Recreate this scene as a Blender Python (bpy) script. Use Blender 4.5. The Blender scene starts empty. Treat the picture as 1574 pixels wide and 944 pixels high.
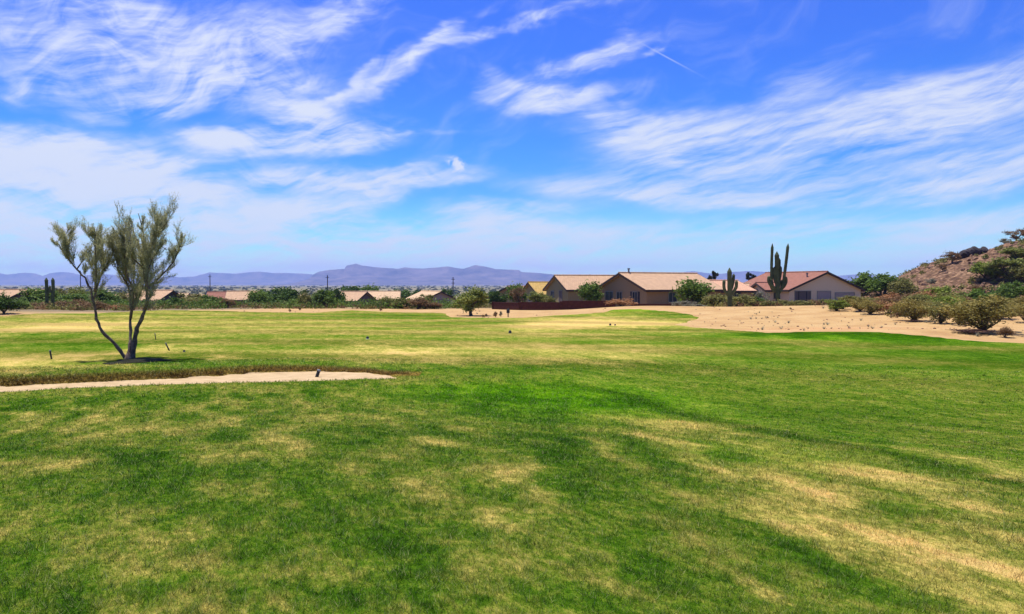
import bpy, bmesh, math, random
import numpy as np
from mathutils import Vector
rnd = random.Random(7)
rng = np.random.default_rng(11)
SC = bpy.context.scene
COL = SC.collection
R = math.radians

# ------------------------------------------------------------------ camera
F = 1310.0; EYE = 3.0; HV = 437.0            # photo focal length in px, eye height, horizon row
cam = bpy.data.cameras.new('camera'); cam_o = bpy.data.objects.new('camera', cam); COL.objects.link(cam_o)
cam.sensor_width = 36.0; cam.lens = 36.0 * F / 1574.0
cam.clip_start = 0.05; cam.clip_end = 60000
PITCH = math.atan((472.0 - HV) / F)
cam_o.location = (0, 0, EYE); cam_o.rotation_euler = (math.pi/2 - PITCH, 0, 0)
SC.camera = cam_o
SC.view_settings.view_transform = 'Standard'; SC.view_settings.look = 'None'
SC.view_settings.gamma = 1; SC.view_settings.use_curve_mapping = False
SC.view_settings.exposure = 0.65
SC.cycles.max_bounces = 6; SC.cycles.transparent_max_bounces = 8
SC.cycles.volume_bounces = 1

# ------------------------------------------------------------------ node helpers
def nd(t, typ, ins=None, **at):
    n = t.nodes.new(typ)
    for k, v in at.items(): setattr(n, k, v)
    if ins:
        for k, v in ins.items():
            s = n.inputs[k]
            if isinstance(v, bpy.types.NodeSocket): t.links.new(v, s)
            else: s.default_value = v
    return n
def mth(t, op, a, b=None, c=None, clamp=False):
    n = t.nodes.new('ShaderNodeMath'); n.operation = op; n.use_clamp = clamp
    for i, v in enumerate((a, b, c)):
        if v is None: continue
        if isinstance(v, bpy.types.NodeSocket): t.links.new(v, n.inputs[i])
        else: n.inputs[i].default_value = v
    return n.outputs[0]
def mixc(t, f, a, b, mode='MIX'):
    n = t.nodes.new('ShaderNodeMix'); n.data_type = 'RGBA'; n.blend_type = mode
    for i, v in ((0, f), (6, a), (7, b)):
        if isinstance(v, bpy.types.NodeSocket): t.links.new(v, n.inputs[i])
        elif i == 0: n.inputs[0].default_value = v
        else: n.inputs[i].default_value = (*v[:3], 1)
    return n.outputs[2]
def ramp(t, f, stops, interp='LINEAR'):
    n = t.nodes.new('ShaderNodeValToRGB'); cr = n.color_ramp; cr.interpolation = interp
    while len(cr.elements) < len(stops): cr.elements.new(0.5)
    for e, (p, c) in zip(cr.elements, stops):
        e.position = p; e.color = (*c[:3], 1) if not isinstance(c, (int, float)) else (c, c, c, 1)
    t.links.new(f, n.inputs[0]); return n.outputs[0]
def smooth(t, v, a, b):
    n = t.nodes.new('ShaderNodeMapRange'); n.interpolation_type = 'SMOOTHSTEP'
    t.links.new(v, n.inputs[0]); n.inputs[1].default_value = a; n.inputs[2].default_value = b
    return n.outputs[0]

# ------------------------------------------------------------------ sun + sky
TOSUN = Vector((-0.22, 0.16, 0.96)).normalized()
sun = bpy.data.lights.new('sun', 'SUN'); sun.energy = 4.6; sun.angle = R(0.5); sun.color = (1, 0.955, 0.88)
sun_o = bpy.data.objects.new('sun', sun); COL.objects.link(sun_o)
sun_o.rotation_euler = TOSUN.to_track_quat('Z', 'Y').to_euler(); sun_o.location = (0, 0, 60)

W = bpy.data.worlds.new('World'); SC.world = W; W.use_nodes = True
W.cycles.sampling_method = 'MANUAL'; W.cycles.sample_map_resolution = 512
t = W.node_tree; t.nodes.clear()
sky = nd(t, 'ShaderNodeTexSky', sky_type='NISHITA', sun_disc=False)
sky.sun_elevation = math.asin(TOSUN.z); sky.sun_rotation = math.atan2(TOSUN.x, TOSUN.y)
sky.air_density = 1.0; sky.dust_density = 0.3; sky.ozone_density = 2.5; sky.altitude = 500
tc = nd(t, 'ShaderNodeTexCoord')
sx = nd(t, 'ShaderNodeSeparateXYZ', {0: tc.outputs['Generated']})
AZ = mth(t, 'ARCTAN2', sx.outputs[0], sx.outputs[1]); EL = mth(t, 'ARCSINE', sx.outputs[2])
def ray(px, py):
    d = Vector(((px-787)/F, 1, -(py-472)/F))
    c, s = math.cos(PITCH), math.sin(PITCH)
    return Vector((d.x, d.y*c + d.z*s, -d.y*s + d.z*c)).normalized()
def azel(px, py):
    d = ray(px, py); return math.atan2(d.x, d.y), math.asin(d.z)
# streaked cirrus fields (direction space: the sky is at infinity)
def streak(ang, su, sv, seed, warp=0.05, detail=6.0):
    c, s = math.cos(R(ang)), math.sin(R(ang))
    u = mth(t, 'ADD', mth(t, 'MULTIPLY', AZ, c), mth(t, 'MULTIPLY', EL, s))
    v = mth(t, 'SUBTRACT', mth(t, 'MULTIPLY', EL, c), mth(t, 'MULTIPLY', AZ, s))
    w = nd(t, 'ShaderNodeCombineXYZ', {0: AZ, 1: EL, 2: seed})
    wn = nd(t, 'ShaderNodeTexNoise', {'Vector': w.outputs[0], 'Scale': 9.0, 'Detail': 2.0}, noise_dimensions='3D')
    ws = nd(t, 'ShaderNodeSeparateColor', {0: wn.outputs['Color']})
    v2 = mth(t, 'ADD', v, mth(t, 'MULTIPLY', mth(t, 'SUBTRACT', ws.outputs[0], 0.5), warp))
    u2 = mth(t, 'ADD', u, mth(t, 'MULTIPLY', mth(t, 'SUBTRACT', ws.outputs[1], 0.5), warp*1.5))
    cc = nd(t, 'ShaderNodeCombineXYZ', {0: mth(t, 'MULTIPLY', u2, su), 1: mth(t, 'MULTIPLY', v2, sv), 2: seed})
    n = nd(t, 'ShaderNodeTexNoise', {'Vector': cc.outputs[0], 'Scale': 1.0, 'Detail': detail, 'Roughness': 0.62}, noise_dimensions='3D')
    return n.outputs[0]
wc = nd(t, 'ShaderNodeCombineXYZ', {0: mth(t, 'MULTIPLY', AZ, 7.0), 1: mth(t, 'MULTIPLY', EL, 16.0), 2: 4.4})
wn_ = nd(t, 'ShaderNodeTexNoise', {'Vector': wc.outputs[0], 'Scale': 1.0, 'Detail': 4.0, 'Roughness': .6}); ws_ = nd(t, 'ShaderNodeSeparateColor', {0: wn_.outputs['Color']})
AZw = mth(t, 'ADD', AZ, mth(t, 'MULTIPLY', mth(t, 'SUBTRACT', ws_.outputs[0], .5), .16)); ELw = mth(t, 'ADD', EL, mth(t, 'MULTIPLY', mth(t, 'SUBTRACT', ws_.outputs[1], .5), .055))
def blob(px, py, a, b, ang, st, AZ=None, EL=None):
    AZ = AZ or AZw; EL = EL or ELw
    az, el = azel(px, py); c, s = math.cos(R(ang)), math.sin(R(ang)); a /= F; b /= F
    cc = nd(t, 'ShaderNodeCombineXYZ', {0: mth(t, 'SUBTRACT', AZ, az), 1: mth(t, 'SUBTRACT', EL, el)})
    mp = nd(t, 'ShaderNodeMapping', {'Vector': cc.outputs[0], 'Rotation': (0, 0, R(ang)), 'Scale': (a, b, 1)}, vector_type='TEXTURE')
    ln = nd(t, 'ShaderNodeVectorMath', {0: mp.outputs[0], 1: mp.outputs[0]}, operation='DOT_PRODUCT')
    return mth(t, 'MULTIPLY', mth(t, 'POWER', 2.718, mth(t, 'MULTIPLY', ln.outputs['Value'], -0.8)), st)
def total(lst):
    o = None
    for b in lst:
        m = blob(*b); o = m if o is None else mth(t, 'ADD', o, m)
    return o
BR = [(1140,236,150,8,-2,.7),(985,200,70,12,-28,.6),(1330,300,150,6,2,.5),(1075,216,140,26,-10,1.2),(1240,208,200,30,6,1.3),(1400,178,200,30,14,1.0),(1540,140,130,22,17,.6),(975,180,60,14,-20,.7),(1200,150,150,20,22,.35),
      (1400,280,190,24,3,1.0),(1530,240,160,24,12,.7),(1560,268,120,14,4,.8),(1010,292,140,17,-3,.85),(1120,305,90,12,-8,.6),(1300,345,330,13,1,.7),(1250,405,300,9,1,.35),
      (1000,371,120,6,0,.5),(1180,370,160,8,0,.4),(1500,352,140,9,3,.55),(1420,385,220,12,2,.45),(1060,392,220,9,0,.5)]
BC = [(915,84,65,15,20,1.0),(880,145,85,13,8,.8),(800,130,50,14,-20,.6),(790,48,150,10,17,.7),(640,95,110,10,33,.75),(540,140,70,8,38,.6),
      (505,38,120,22,27,.85),(345,118,100,28,-6,1.0),(300,60,110,40,-10,.45),(390,60,60,40,40,.35),(120,85,100,42,-22,.95),(165,14,130,15,-8,.8),
      (150,130,60,16,20,.6),(235,150,75,14,22,.6),(10,128,25,18,0,.6),(690,60,40,10,15,.4),(760,150,30,30,60,.45),(1005,72,16,4,15,.6)]
BL = [(80,300,200,40,0,.3),(300,385,300,26,0,.5),(435,208,105,20,6,1.15),(490,185,60,16,-14,.9),(370,212,60,9,-4,.7),(55,222,110,22,-3,.9),(25,250,70,14,8,.5),(205,246,50,10,-24,.85),
      (275,252,22,8,8,.85),(590,205,50,5,0,.4),(120,280,170,26,-6,.9),(280,302,150,18,-8,.8),(520,275,150,16,3,1.05),(560,305,110,14,14,.8),
      (620,262,60,8,18,.5),(330,330,150,10,-10,.6),(150,330,230,20,0,.6),(60,365,150,16,0,.5),(740,330,150,16,4,.6),(600,355,240,13,0,.55),(850,350,110,10,-6,.4),
      (300,395,420,22,0,.95),(700,385,300,20,0,.85),(200,415,450,10,0,.6),(900,405,300,9,0,.4)]
nR = streak(11, 3.6, 30.0, 1.3, .025); nC = streak(20, 8.0, 22.0, 5.1, 0.14); nL = streak(2, 6.0, 30.0, 9.7, 0.09)
fine = streak(14, 20.0, 130.0, 3.3, 0.05, 5.0)
def alpha(m, n, lo, hi):
    k = mth(t, 'ADD', mth(t, 'MULTIPLY', n, 3.0), mth(t, 'MULTIPLY', fine, 1.2))
    v = mth(t, 'MULTIPLY', mth(t, 'SUBTRACT', 1.0, mth(t, 'POWER', 2.718, mth(t, 'MULTIPLY', m, -1.9))), mth(t, 'SUBTRACT', k, 1.28))
    return smooth(t, v, lo, hi)
aR = alpha(total(BR), nR, .04, 1.15); aC = alpha(total(BC), nC, .04, 1.15); aL = alpha(total(BL), nL, .04, 1.0)
inv = mth(t, 'MULTIPLY', mth(t, 'MULTIPLY', mth(t, 'SUBTRACT', 1.0, aR), mth(t, 'SUBTRACT', 1.0, aC)), mth(t, 'SUBTRACT', 1.0, aL))
# faint veil everywhere above the view too, the small round puff and the short contrail
veil = mth(t, 'MULTIPLY', smooth(t, nC, .45, .85), 0.22)
pn = nd(t, 'ShaderNodeTexNoise', {'Vector': nd(t, 'ShaderNodeCombineXYZ', {0: AZ, 1: EL, 2: 2.0}).outputs[0], 'Scale': 95.0, 'Detail': 4.0, 'Roughness': .65, 'Distortion': 1.0})
puff = smooth(t, mth(t, 'MULTIPLY', mth(t, 'ADD', blob(699,249,13,7,-20,.9,AZ,EL), mth(t, 'ADD', blob(706,256,7,9,10,.8,AZ,EL), blob(698,263,8,3,15,.5,AZ,EL))), mth(t, 'SUBTRACT', mth(t, 'MULTIPLY', pn.outputs[0], 3.4), .75)), .12, 1.15)
trail = mth(t, 'MULTIPLY', blob(1025,88,34,1.0,-29,1,AZ,EL), 0.33)
for extra in (veil, puff, trail): inv = mth(t, 'MULTIPLY', inv, mth(t, 'SUBTRACT', 1.0, extra))
CA = mth(t, 'SUBTRACT', 1.0, inv, clamp=True)
tint = ramp(t, mth(t, 'MULTIPLY', EL, 2.2, clamp=True),
            [(0, (.85,1.15,.98)), (.03, (.78,1.12,1.0)), (.096, (.42,.92,1.03)), (.23, (.18,.57,1.02)), (.363, (.145,.50,1.06)), (.55, (.155,.43,1.18)), (.72, (.18,.42,1.24)), (1.0, (.40,.58,1.2))])
skyc = mixc(t, 1.0, sky.outputs[0], tint, 'MULTIPLY')
cloudc = ramp(t, mth(t, 'MULTIPLY', EL, 2.2, clamp=True), [(0, (5.0,5.5,6.1)), (.25, (4.95,5.3,6.1)), (.5, (5.2,5.5,6.2)), (1, (5.3,5.7,6.3))])
bgc = mixc(t, mth(t, 'MULTIPLY', CA, .93), skyc, cloudc)
bg = nd(t, 'ShaderNodeBackground', {'Color': bgc, 'Strength': 0.10})
out = nd(t, 'ShaderNodeOutputWorld', {'Surface': bg.outputs[0]})

# ------------------------------------------------------------------ object helpers
def tag(o, label=None, cat=None, group=None, kind=None):
    if label: o['label'] = label
    if cat: o['category'] = cat
    if group: o['group'] = group
    if kind: o['kind'] = kind
    return o
def link(name, me, mat=None, parent=None, loc=None):
    o = bpy.data.objects.new(name, me); COL.objects.link(o)
    if mat and me: me.materials.append(mat)
    if parent: o.parent = parent
    if loc is not None: o.location = loc
    return o
def empty(name, loc=(0,0,0), rz=0, sc=(1,1,1)):
    o = bpy.data.objects.new(name, None); COL.objects.link(o); o.empty_display_size = .2
    o.location = loc; o.rotation_euler = (0,0,rz); o.scale = sc; return o
def np_mesh(name, V, Fc, attrs=None, smoothf=False):
    V = np.asarray(V, np.float32); Fc = np.asarray(Fc, np.int32); k = Fc.shape[1]; n = len(Fc)
    me = bpy.data.meshes.new(name); me.vertices.add(len(V)); me.vertices.foreach_set('co', V.ravel())
    me.loops.add(n*k); me.loops.foreach_set('vertex_index', Fc.ravel())
    me.polygons.add(n); me.polygons.foreach_set('loop_start', np.arange(n, dtype=np.int32)*k)
    try: me.polygons.foreach_set('loop_total', np.full(n, k, np.int32))
    except Exception: pass
    me.update(calc_edges=True)
    for an, av in (attrs or {}).items():
        av = np.asarray(av, np.float32)
        if av.ndim == 1:
            a = me.attributes.new(an, 'FLOAT', 'POINT'); a.data.foreach_set('value', av)
        else:
            a = me.attributes.new(an, 'FLOAT_COLOR', 'POINT')
            c = np.ones((len(av), 4), np.float32); c[:, :3] = av; a.data.foreach_set('color', c.ravel())
    me.polygons.foreach_set('use_smooth', np.full(n, smoothf)); me.update()
    return me
class MB:
    """collects boxes, tubes and prisms for ONE mesh"""
    def __init__(s): s.V = []; s.F = []
    def add(s, V, Fc):
        b = len(s.V); s.V += [tuple(v) for v in V]; s.F += [tuple(i+b for i in f) for f in Fc]
    def box(s, x0, x1, y0, y1, z0, z1):
        s.add([(x0,y0,z0),(x1,y0,z0),(x1,y1,z0),(x0,y1,z0),(x0,y0,z1),(x1,y0,z1),(x1,y1,z1),(x0,y1,z1)],
              [(0,3,2,1),(4,5,6,7),(0,1,5,4),(1,2,6,5),(2,3,7,6),(3,0,4,7)])
    def hexa(s, P):  # 8 points, bottom ring then top ring
        s.add(P, [(0,3,2,1),(4,5,6,7),(0,1,5,4),(1,2,6,5),(2,3,7,6),(3,0,4,7)])
    def tube(s, pts, rad, n=6, rib=0.0, cap=True):
        pts = [Vector(p) for p in pts]; rings = []
        up = Vector((0.13, 0.97, 0.2))
        for i, p in enumerate(pts):
            d = (pts[min(i+1, len(pts)-1)] - pts[max(i-1, 0)]).normalized()
            a = d.cross(up); a = a.normalized() if a.length > 1e-4 else Vector((1,0,0)); b = d.cross(a).normalized()
            r = rad[i] if isinstance(rad, (list, tuple)) else rad
            rings.append([p + (a*math.cos(2*math.pi*k/n) + b*math.sin(2*math.pi*k/n)) * r * (1 - rib*(k % 2)) for k in range(n)])
        V = [v for rg in rings for v in rg]; Fc = []
        for i in range(len(pts)-1):
            for k in range(n):
                Fc.append((i*n+k, i*n+(k+1) % n, (i+1)*n+(k+1) % n, (i+1)*n+k))
        if cap:
            V += [pts[-1], pts[0]]; m = len(V)
            for k in range(n):
                Fc.append(((len(pts)-1)*n+k, (len(pts)-1)*n+(k+1) % n, m-2)); Fc.append(((k+1) % n, k, m-1))
        s.add(V, Fc)
    def build(s, name, mat, parent=None, smoothf=False):
        me = bpy.data.meshes.new(name); me.from_pydata(s.V, [], s.F)
        me.polygons.foreach_set('use_smooth', [smoothf]*len(me.polygons)); me.update()
        return link(name, me, mat, parent)
def copy_tree(o, parent=None):
    c = o.copy(); COL.objects.link(c); c.parent = parent
    for ch in o.children: copy_tree(ch, c)
    return c

# value noise
def _h(ix, iy, s):
    n = (ix.astype(np.int64)*374761393 + iy.astype(np.int64)*668265263 + s*974634777) & 0xffffffff
    n = ((n ^ (n >> 13)) * 1274126177) & 0xffffffff
    return ((n ^ (n >> 16)) & 0xffff) / 65535.0
def vnoise(x, y, s=0):
    ix = np.floor(x); iy = np.floor(y); fx = x-ix; fy = y-iy
    fx = fx*fx*(3-2*fx); fy = fy*fy*(3-2*fy); a = _h(ix,iy,s); b = _h(ix+1,iy,s); c = _h(ix,iy+1,s); d = _h(ix+1,iy+1,s)
    return (a*(1-fx)+b*fx)*(1-fy) + (c*(1-fx)+d*fx)*fy
def fbm(x, y, s=0, o=4):
    v = 0; a = .5; n = 0
    for i in range(o): v = v + a*vnoise(x*2**i, y*2**i, s+i*17); n += a; a *= .5
    return v/n
def S(t): t = np.clip(t, 0, 1); return t*t*(3-2*t)

# ------------------------------------------------------------------ terrain
def T0(x, y):
    x = np.asarray(x, float); y = np.asarray(y, float); r = np.hypot(x, y)
    sl = x/np.maximum(y, 20)
    z = 1.3*(1 - S((r-2)/22.0))
    z = z + 0.10*(fbm(x/14+3, y/14, 5, 2)-.5)*S((r-8)/14)
    z = z - 3.5*S((y-105)/90)*(1-S((sl+0.02)/0.12))
    z = z - (5.0 + 3.0*S((sl+0.02)/0.12))*S((r-230)/420)
    z = z + .75*np.exp(-((x-30)/15)**2-((y-84)/14)**2) + .5*np.exp(-((x-48)/16)**2-((y-80)/22)**2)
    z = z + .55*np.exp(-((x+50)/14)**2-((y-82)/11)**2)
    z = z + .5*np.exp(-((x-13)/8)**2-((y-90)/7)**2)
    z = z + .35*np.exp(-((x-24)/9)**2-((y-50)/5)**2)
    rh = np.hypot((x-110)/1.0, (y-150)/1.0)
    z = z + np.interp(rh, [0,8,20,23,29.5,34,40,48,60],[13,12.3,10.4,9.2,7.8,6.4,3.2,1.0,0])
    return z
def hit(px, py, Tf=T0):
    d = ray(px, py); lo, prev = 2.0, 2.0; s = 2.0
    while s < 400:
        p = Vector((0,0,EYE)) + d*s
        if p.z < float(Tf(p.x, p.y)): break
        prev = s; s *= 1.01
    lo, hi = prev, s
    for _ in range(12):
        m = (lo+hi)/2; p = Vector((0,0,EYE)) + d*m
        if p.z < float(Tf(p.x, p.y)): hi = m
        else: lo = m
    p = Vector((0,0,EYE)) + d*hi
    return (p.x, p.y)
def sdf(poly, x, y):
    """signed distance, positive inside"""
    P = np.array(poly, float); best = np.full(x.shape, 1e9); ins = np.zeros(x.shape, bool)
    for i in range(len(P)):
        a = P[i]; b = P[(i+1) % len(P)]; e = b-a; wx = x-a[0]; wy = y-a[1]
        tt = np.clip((wx*e[0]+wy*e[1])/max(e@e, 1e-9), 0, 1)
        best = np.minimum(best, (wx-tt*e[0])**2 + (wy-tt*e[1])**2)
        c = ((a[1] > y) != (b[1] > y)) & (x < (b[0]-a[0])*(y-a[1])/((b[1]-a[1]) if abs(b[1]-a[1]) > 1e-9 else 1e-9) + a[0])
        ins ^= c
    d = np.sqrt(best); return np.where(ins, d, -d)
bk_up = [hit(*p) for p in [(0,593),(60,591),(150,587),(250,582),(330,577),(400,572),(490,570),(560,571.5),(600,576)]]
bk_lo = [hit(*p) for p in [(612,580),(560,583),(480,586),(400,588),(300,590),(200,593),(100,597),(0,603)]]
bk_up = [(bk_up[0][0]-14, bk_up[0][1]-3.2), (bk_up[0][0]-6, bk_up[0][1]-1.0)] + bk_up
bk_lo = bk_lo + [(bk_lo[-1][0]-6, bk_lo[-1][1]-1.2), (bk_lo[-1][0]-14, bk_lo[-1][1]-3.6)]
BUNKER = bk_up + bk_lo
ux = np.array([p[0] for p in bk_up]); uy = np.array([p[1] for p in bk_up])
def T(x, y):
    x = np.asarray(x, float); y = np.asarray(y, float); z = T0(x, y)
    yu = np.interp(x, ux, uy); h = .15*(1-S((x-ux[3]-4)/max(ux[-1]-ux[3]-4, 1)))+.05
    h = h*(x < ux[-1]+1.5)*(x > ux[0]-8)
    dy = y-yu
    z = z + h*S((dy+.02)/.42)*(1-S((dy-1)/7.0))
    z = z - .05*np.exp(-((dy+.6)/1.0)**2)*(h > 0)
    return z
def Tz(x, y): return float(T(x, y))
far_px = [(-500,500),(-250,492),(0,486),(60,482),(150,482),(200,479),(250,477),(330,478),(400,480),(480,481),(540,477),(600,480),(680,481),(692,488),(760,489),(800,489),
          (850,485),(930,480),(945,476),(985,475),(1030,479),(1062,484),(1075,488),(1060,493),(1040,499),(1060,503),(1120,507),(1180,512),(1260,510),(1350,511),(1420,516),(1500,524),(1574,528),(1750,545),(2000,575)]
FAIR = [hit(*p) for p in far_px]
FAIR = FAIR + [(30, 10), (40, -30), (-40, -30), (-60, 20)]
def s_bunk(x, y):
    s = sdf(BUNKER, x, y); return s + .10*(vnoise(x*3.1, y*3.1, 3)-.5) + .06*(vnoise(x*11, y*11, 4)-.5)
def s_fair(x, y):
    s = sdf(FAIR, x, y); return np.minimum(s + .9*(fbm(x/3, y/3, 9, 3)-.5), -s_bunk(x, y))

az = np.concatenate([np.arange(-180, -52, 4.0), np.arange(-52, -43, .5), np.arange(-43, 43, .125), np.arange(43, 52, .5), np.arange(52, 180.1, 4.0)])
rr = [0.6]
while rr[-1] < 15400: rr.append(rr[-1]*(1.03 if rr[-1] < 4 else 1.0105 if rr[-1] < 130 else 1.035))
rr = np.array(rr); na, nr = len(az), len(rr)
A, RR = np.meshgrid(np.radians(az), rr)
GX = (RR*np.sin(A)).ravel(); GY = (RR*np.cos(A)).ravel(); GZ = T(GX, GY)
near = np.hypot(GX, GY) < 200
SB = np.full(GX.shape, -50.0); SFr = np.full(GX.shape, -50.0)
SB[near] = s_bunk(GX[near], GY[near]); SFr[near] = s_fair(GX[near], GY[near])
ii = np.arange((nr-1)*na).reshape(nr-1, na)[:, :-1].ravel()
QF = np.stack([ii, ii+na, ii+na+1, ii+1], 1)
def sheet(name, z, keep, attrs, mat, extra=None):
    fk = keep[QF].any(1); Fq = QF[fk]; used = np.unique(Fq); mp = np.zeros(len(GX), np.int32); mp[used] = np.arange(len(used))
    V = np.stack([GX[used], GY[used], z[used]], 1)
    me = np_mesh(name, V, mp[Fq], {k: v[used] for k, v in attrs.items()}, True)
    o = link(name, me, mat); o['kind'] = 'structure'; return o

# ---- tone of the turf: R dryness, G brightness, B lush vivid green; patches sit at fixed ground positions
patches = [  # px, py, half extents, dryness, tilt (positive runs down to the right)
 (1190,835,115,17,-.34,19),(1000,700,80,17,-.30,24),(855,690,50,34,-.22,10),(1140,755,32,7,-.25,20),(1390,797,75,11,-.26,12),(1280,742,32,8,-.25,10),(1530,908,75,16,-.25,14),(1000,880,100,26,-.18,15),(800,920,90,20,-.2,10),(900,760,80,16,-.15,20),
 (1350,690,60,6,-.15,14),(1480,752,50,8,-.2,8),(1560,745,30,10,-.2,10),(1230,690,50,8,-.12,12),(1100,700,40,9,-.12,15),(960,760,60,14,-.12,20),(1330,905,80,12,-.16,14),(1090,920,70,14,-.15,14),
 (1097,727,52,9,.36,22),(1100,776,70,11,.38,16),(1262,770,60,13,.40,6),(1400,740,95,10,.34,4),(1462,776,50,11,.42,8),(1530,730,55,9,.40,12),(1440,862,150,18,.30,12),(1545,895,55,6,.38,9),(1212,808,62,12,.32,22),(1165,900,50,10,.25,22),(1310,930,42,12,.28,10),
 (922,692,42,8,.26,26),(1007,676,48,6,.30,16),(1090,655,60,4,.24,0),(850,775,42,13,.22,20),(927,905,42,14,.26,10),(807,712,16,22,.2,30),(1330,760,60,9,.2,10),(1200,740,60,10,.24,12),(1430,700,100,6,.28,5),(1500,830,70,12,.2,10),
 (25,640,34,8,.34,0),(150,648,90,7,.16,-4),(165,675,105,6,.26,-4),(60,727,70,7,.26,-6),(200,850,75,17,.13,-10),(330,862,32,11,.2,-10),(400,815,50,11,.13,-14),(430,675,34,10,.24,0),(650,682,75,8,.20,6),(765,738,22,13,.36,10),(735,795,20,20,.16,30),(525,880,62,12,.15,6),(465,785,22,7,.2,0),(4,830,16,12,.34,0),
 (450,640,120,8,.08,0),(570,640,60,6,.14,0),(320,770,60,8,.12,-6),(640,760,50,10,.14,14),(120,900,60,12,.12,-8),(700,880,50,14,.16,14),(440,930,60,9,.2,0),
 (200,707,38,12,-.26,0),(248,718,32,12,-.2,0),(110,762,115,14,-.20,-4),(280,800,62,14,-.16,-6),(550,680,66,16,-.18,4),(690,716,54,12,-.20,10),(600,826,64,22,-.16,10),(787,770,22,13,-.26,20),(75,905,60,16,-.14,-6),(250,905,64,13,-.2,-8),(600,912,54,13,-.14,6),(40,690,44,10,-.2,0),(370,735,60,10,-.12,0),(60,620,110,7,-.18,0),(300,612,200,6,-.12,0),
 (760,640,90,14,-.12,8),
 (880,618,120,20,-.28),(760,610,90,12,-.22),(1250,640,200,14,-.1),
 (820,545,230,11,.24),(640,555,120,8,.2),(330,552,26,4,.5),(95,505,75,5,.6),(150,497,70,4,.25),(15,563,95,11,.5),(130,573,90,5,.3),(930,497,110,5,.55),(1010,499,60,3,.5),(560,540,120,5,.2),(160,545,60,3,.4),(250,536,60,4,.3),
 (620,545,40,3,.35),(860,500,50,5,.45),(790,535,120,5,.15),(440,500,200,9,.05),
 (1350,517,130,5,-.45),(1230,515,80,4,-.35),(120,530,160,4,-.25),(230,556,110,6,-.3),(60,518,80,5,-.25),(900,478,60,4,-.2),(1000,482,60,3,-.25),(400,478,150,2,-.2),(600,486,110,3,-.25),(760,496,120,3,-.22),(1500,550,160,12,-.15),(1350,540,180,8,-.08),(500,575,400,3,-.15),(900,566,240,8,-.15),
]
PW = []
for (px, py, rx, ry, v, *tilt) in patches:
    c = hit(px, py); b = hit(px, py+ry); f_ = hit(px, max(py-ry, 477)); d = math.hypot(*c)
    PW.append((c[0], c[1], rx/F*d, max((math.hypot(*f_)-math.hypot(*b))/2, .12), math.atan2(c[0], c[1]), v, R(tilt[0]) if tilt else 0.0, rx, ry))
EDGE = [hit(*p) for p in [(640,577),(760,579),(850,586),(960,610),(1070,645),(1180,668),(1300,690),(1400,712),(1574,752),(1800,830)]]
EDGE = EDGE + [(8, 3), (60, 0), (60, 60), (-9, 60)]
def tones(x, y):
    r = np.hypot(x, y)
    wx = x + .8*(fbm(x*1.3+.4*y, y*.6, 31, 4)-.5)*np.clip(r/12, .5, 2); wy = y + 1.5*(fbm(x*1.3+9+.4*y, y*.6, 37, 4)-.5)*np.clip(r/9, .6, 4)
    ed = sdf(EDGE, x, y)
    inside = S(ed/.8+.5)
    far = S((r-23)/10)
    dry = .37 + .06*S((x+1)/3) + .04*S((r-22)/6) + .16*S((r-28)/30)*(1-S((x-2)/18)) - .05*inside*S(x/6) - .02*inside
    dry = dry + .15*S((x-1)/2.5)*(1-inside)*(1-S((r-15)/8))
    for (cx, cy, a, b, th, v, tl, rx, ry) in PW:
        c, s = math.cos(th), math.sin(th); dx = wx-cx; dy = wy-cy
        u = dx*c - dy*s; w = dx*s + dy*c
        U = u/a*rx; Wn = -w/b*ry                      # local foreshortened frame, so a tilt reads as a diagonal swathe
        u2 = (U*math.cos(tl) + Wn*math.sin(tl))/rx; w2 = (-U*math.sin(tl) + Wn*math.cos(tl))/ry
        dry = dry + v*np.exp(-np.minimum(u2**2 + w2**2, 30)*.9)
    rough = (1-inside)*(1-S((r-24)/6))
    dry = dry + (fbm(x*2.0+y*.6, y*.75, 51, 5)-.5)*(.52*rough+.25) + (fbm(x/5, y/2.2, 57, 4)-.5)*.55*S((r-25)/15)
    # mowing lanes, curving round to the right
    g = y + np.log1p(np.exp(np.clip(x*.6, -30, 30)))*.9 + .08*x + .8*(fbm(x/12, y/6, 71, 2)-.5)
    lane = np.tanh(2.2*np.sin(g*2*math.pi/9.0)) * S((r-24)/8)*(1-S((r-110)/30))
    lum = 1 + .19*lane + .16*(fbm(x*2.3, y*2.3, 61, 3)-.5)
    dry = dry - .07*lane
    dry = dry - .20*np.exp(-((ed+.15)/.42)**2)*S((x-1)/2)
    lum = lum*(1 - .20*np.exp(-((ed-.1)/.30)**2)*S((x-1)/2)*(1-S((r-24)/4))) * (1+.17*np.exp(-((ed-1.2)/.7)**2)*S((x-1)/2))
    viv = 0.0*x
    for (px, py, a, b, v) in [(880,620,170,26,.9),(720,600,130,14,.5),(1350,517,200,8,.6),(1250,600,300,40,.1),(960,478,80,6,.5),(1180,700,150,25,.35)]:
        c = hit(px, py); bb = hit(px, py+b); d = math.hypot(*c); q = max(d-math.hypot(*bb), .3)
        viv = viv + v*np.exp(-((x-c[0])/(a/F*d))**2 - ((y-c[1])/q)**2)
    lipm = np.interp(x, ux, uy); dd = y-lipm
    bank = np.exp(-((dd-.05)/.36)**2)*1.1*(x < ux[-1]+1.0)
    return np.stack([np.clip(dry, 0, 1.0), np.clip(lum, .4, 1.6), np.clip(viv, 0, 1)], 1), bank

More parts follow.
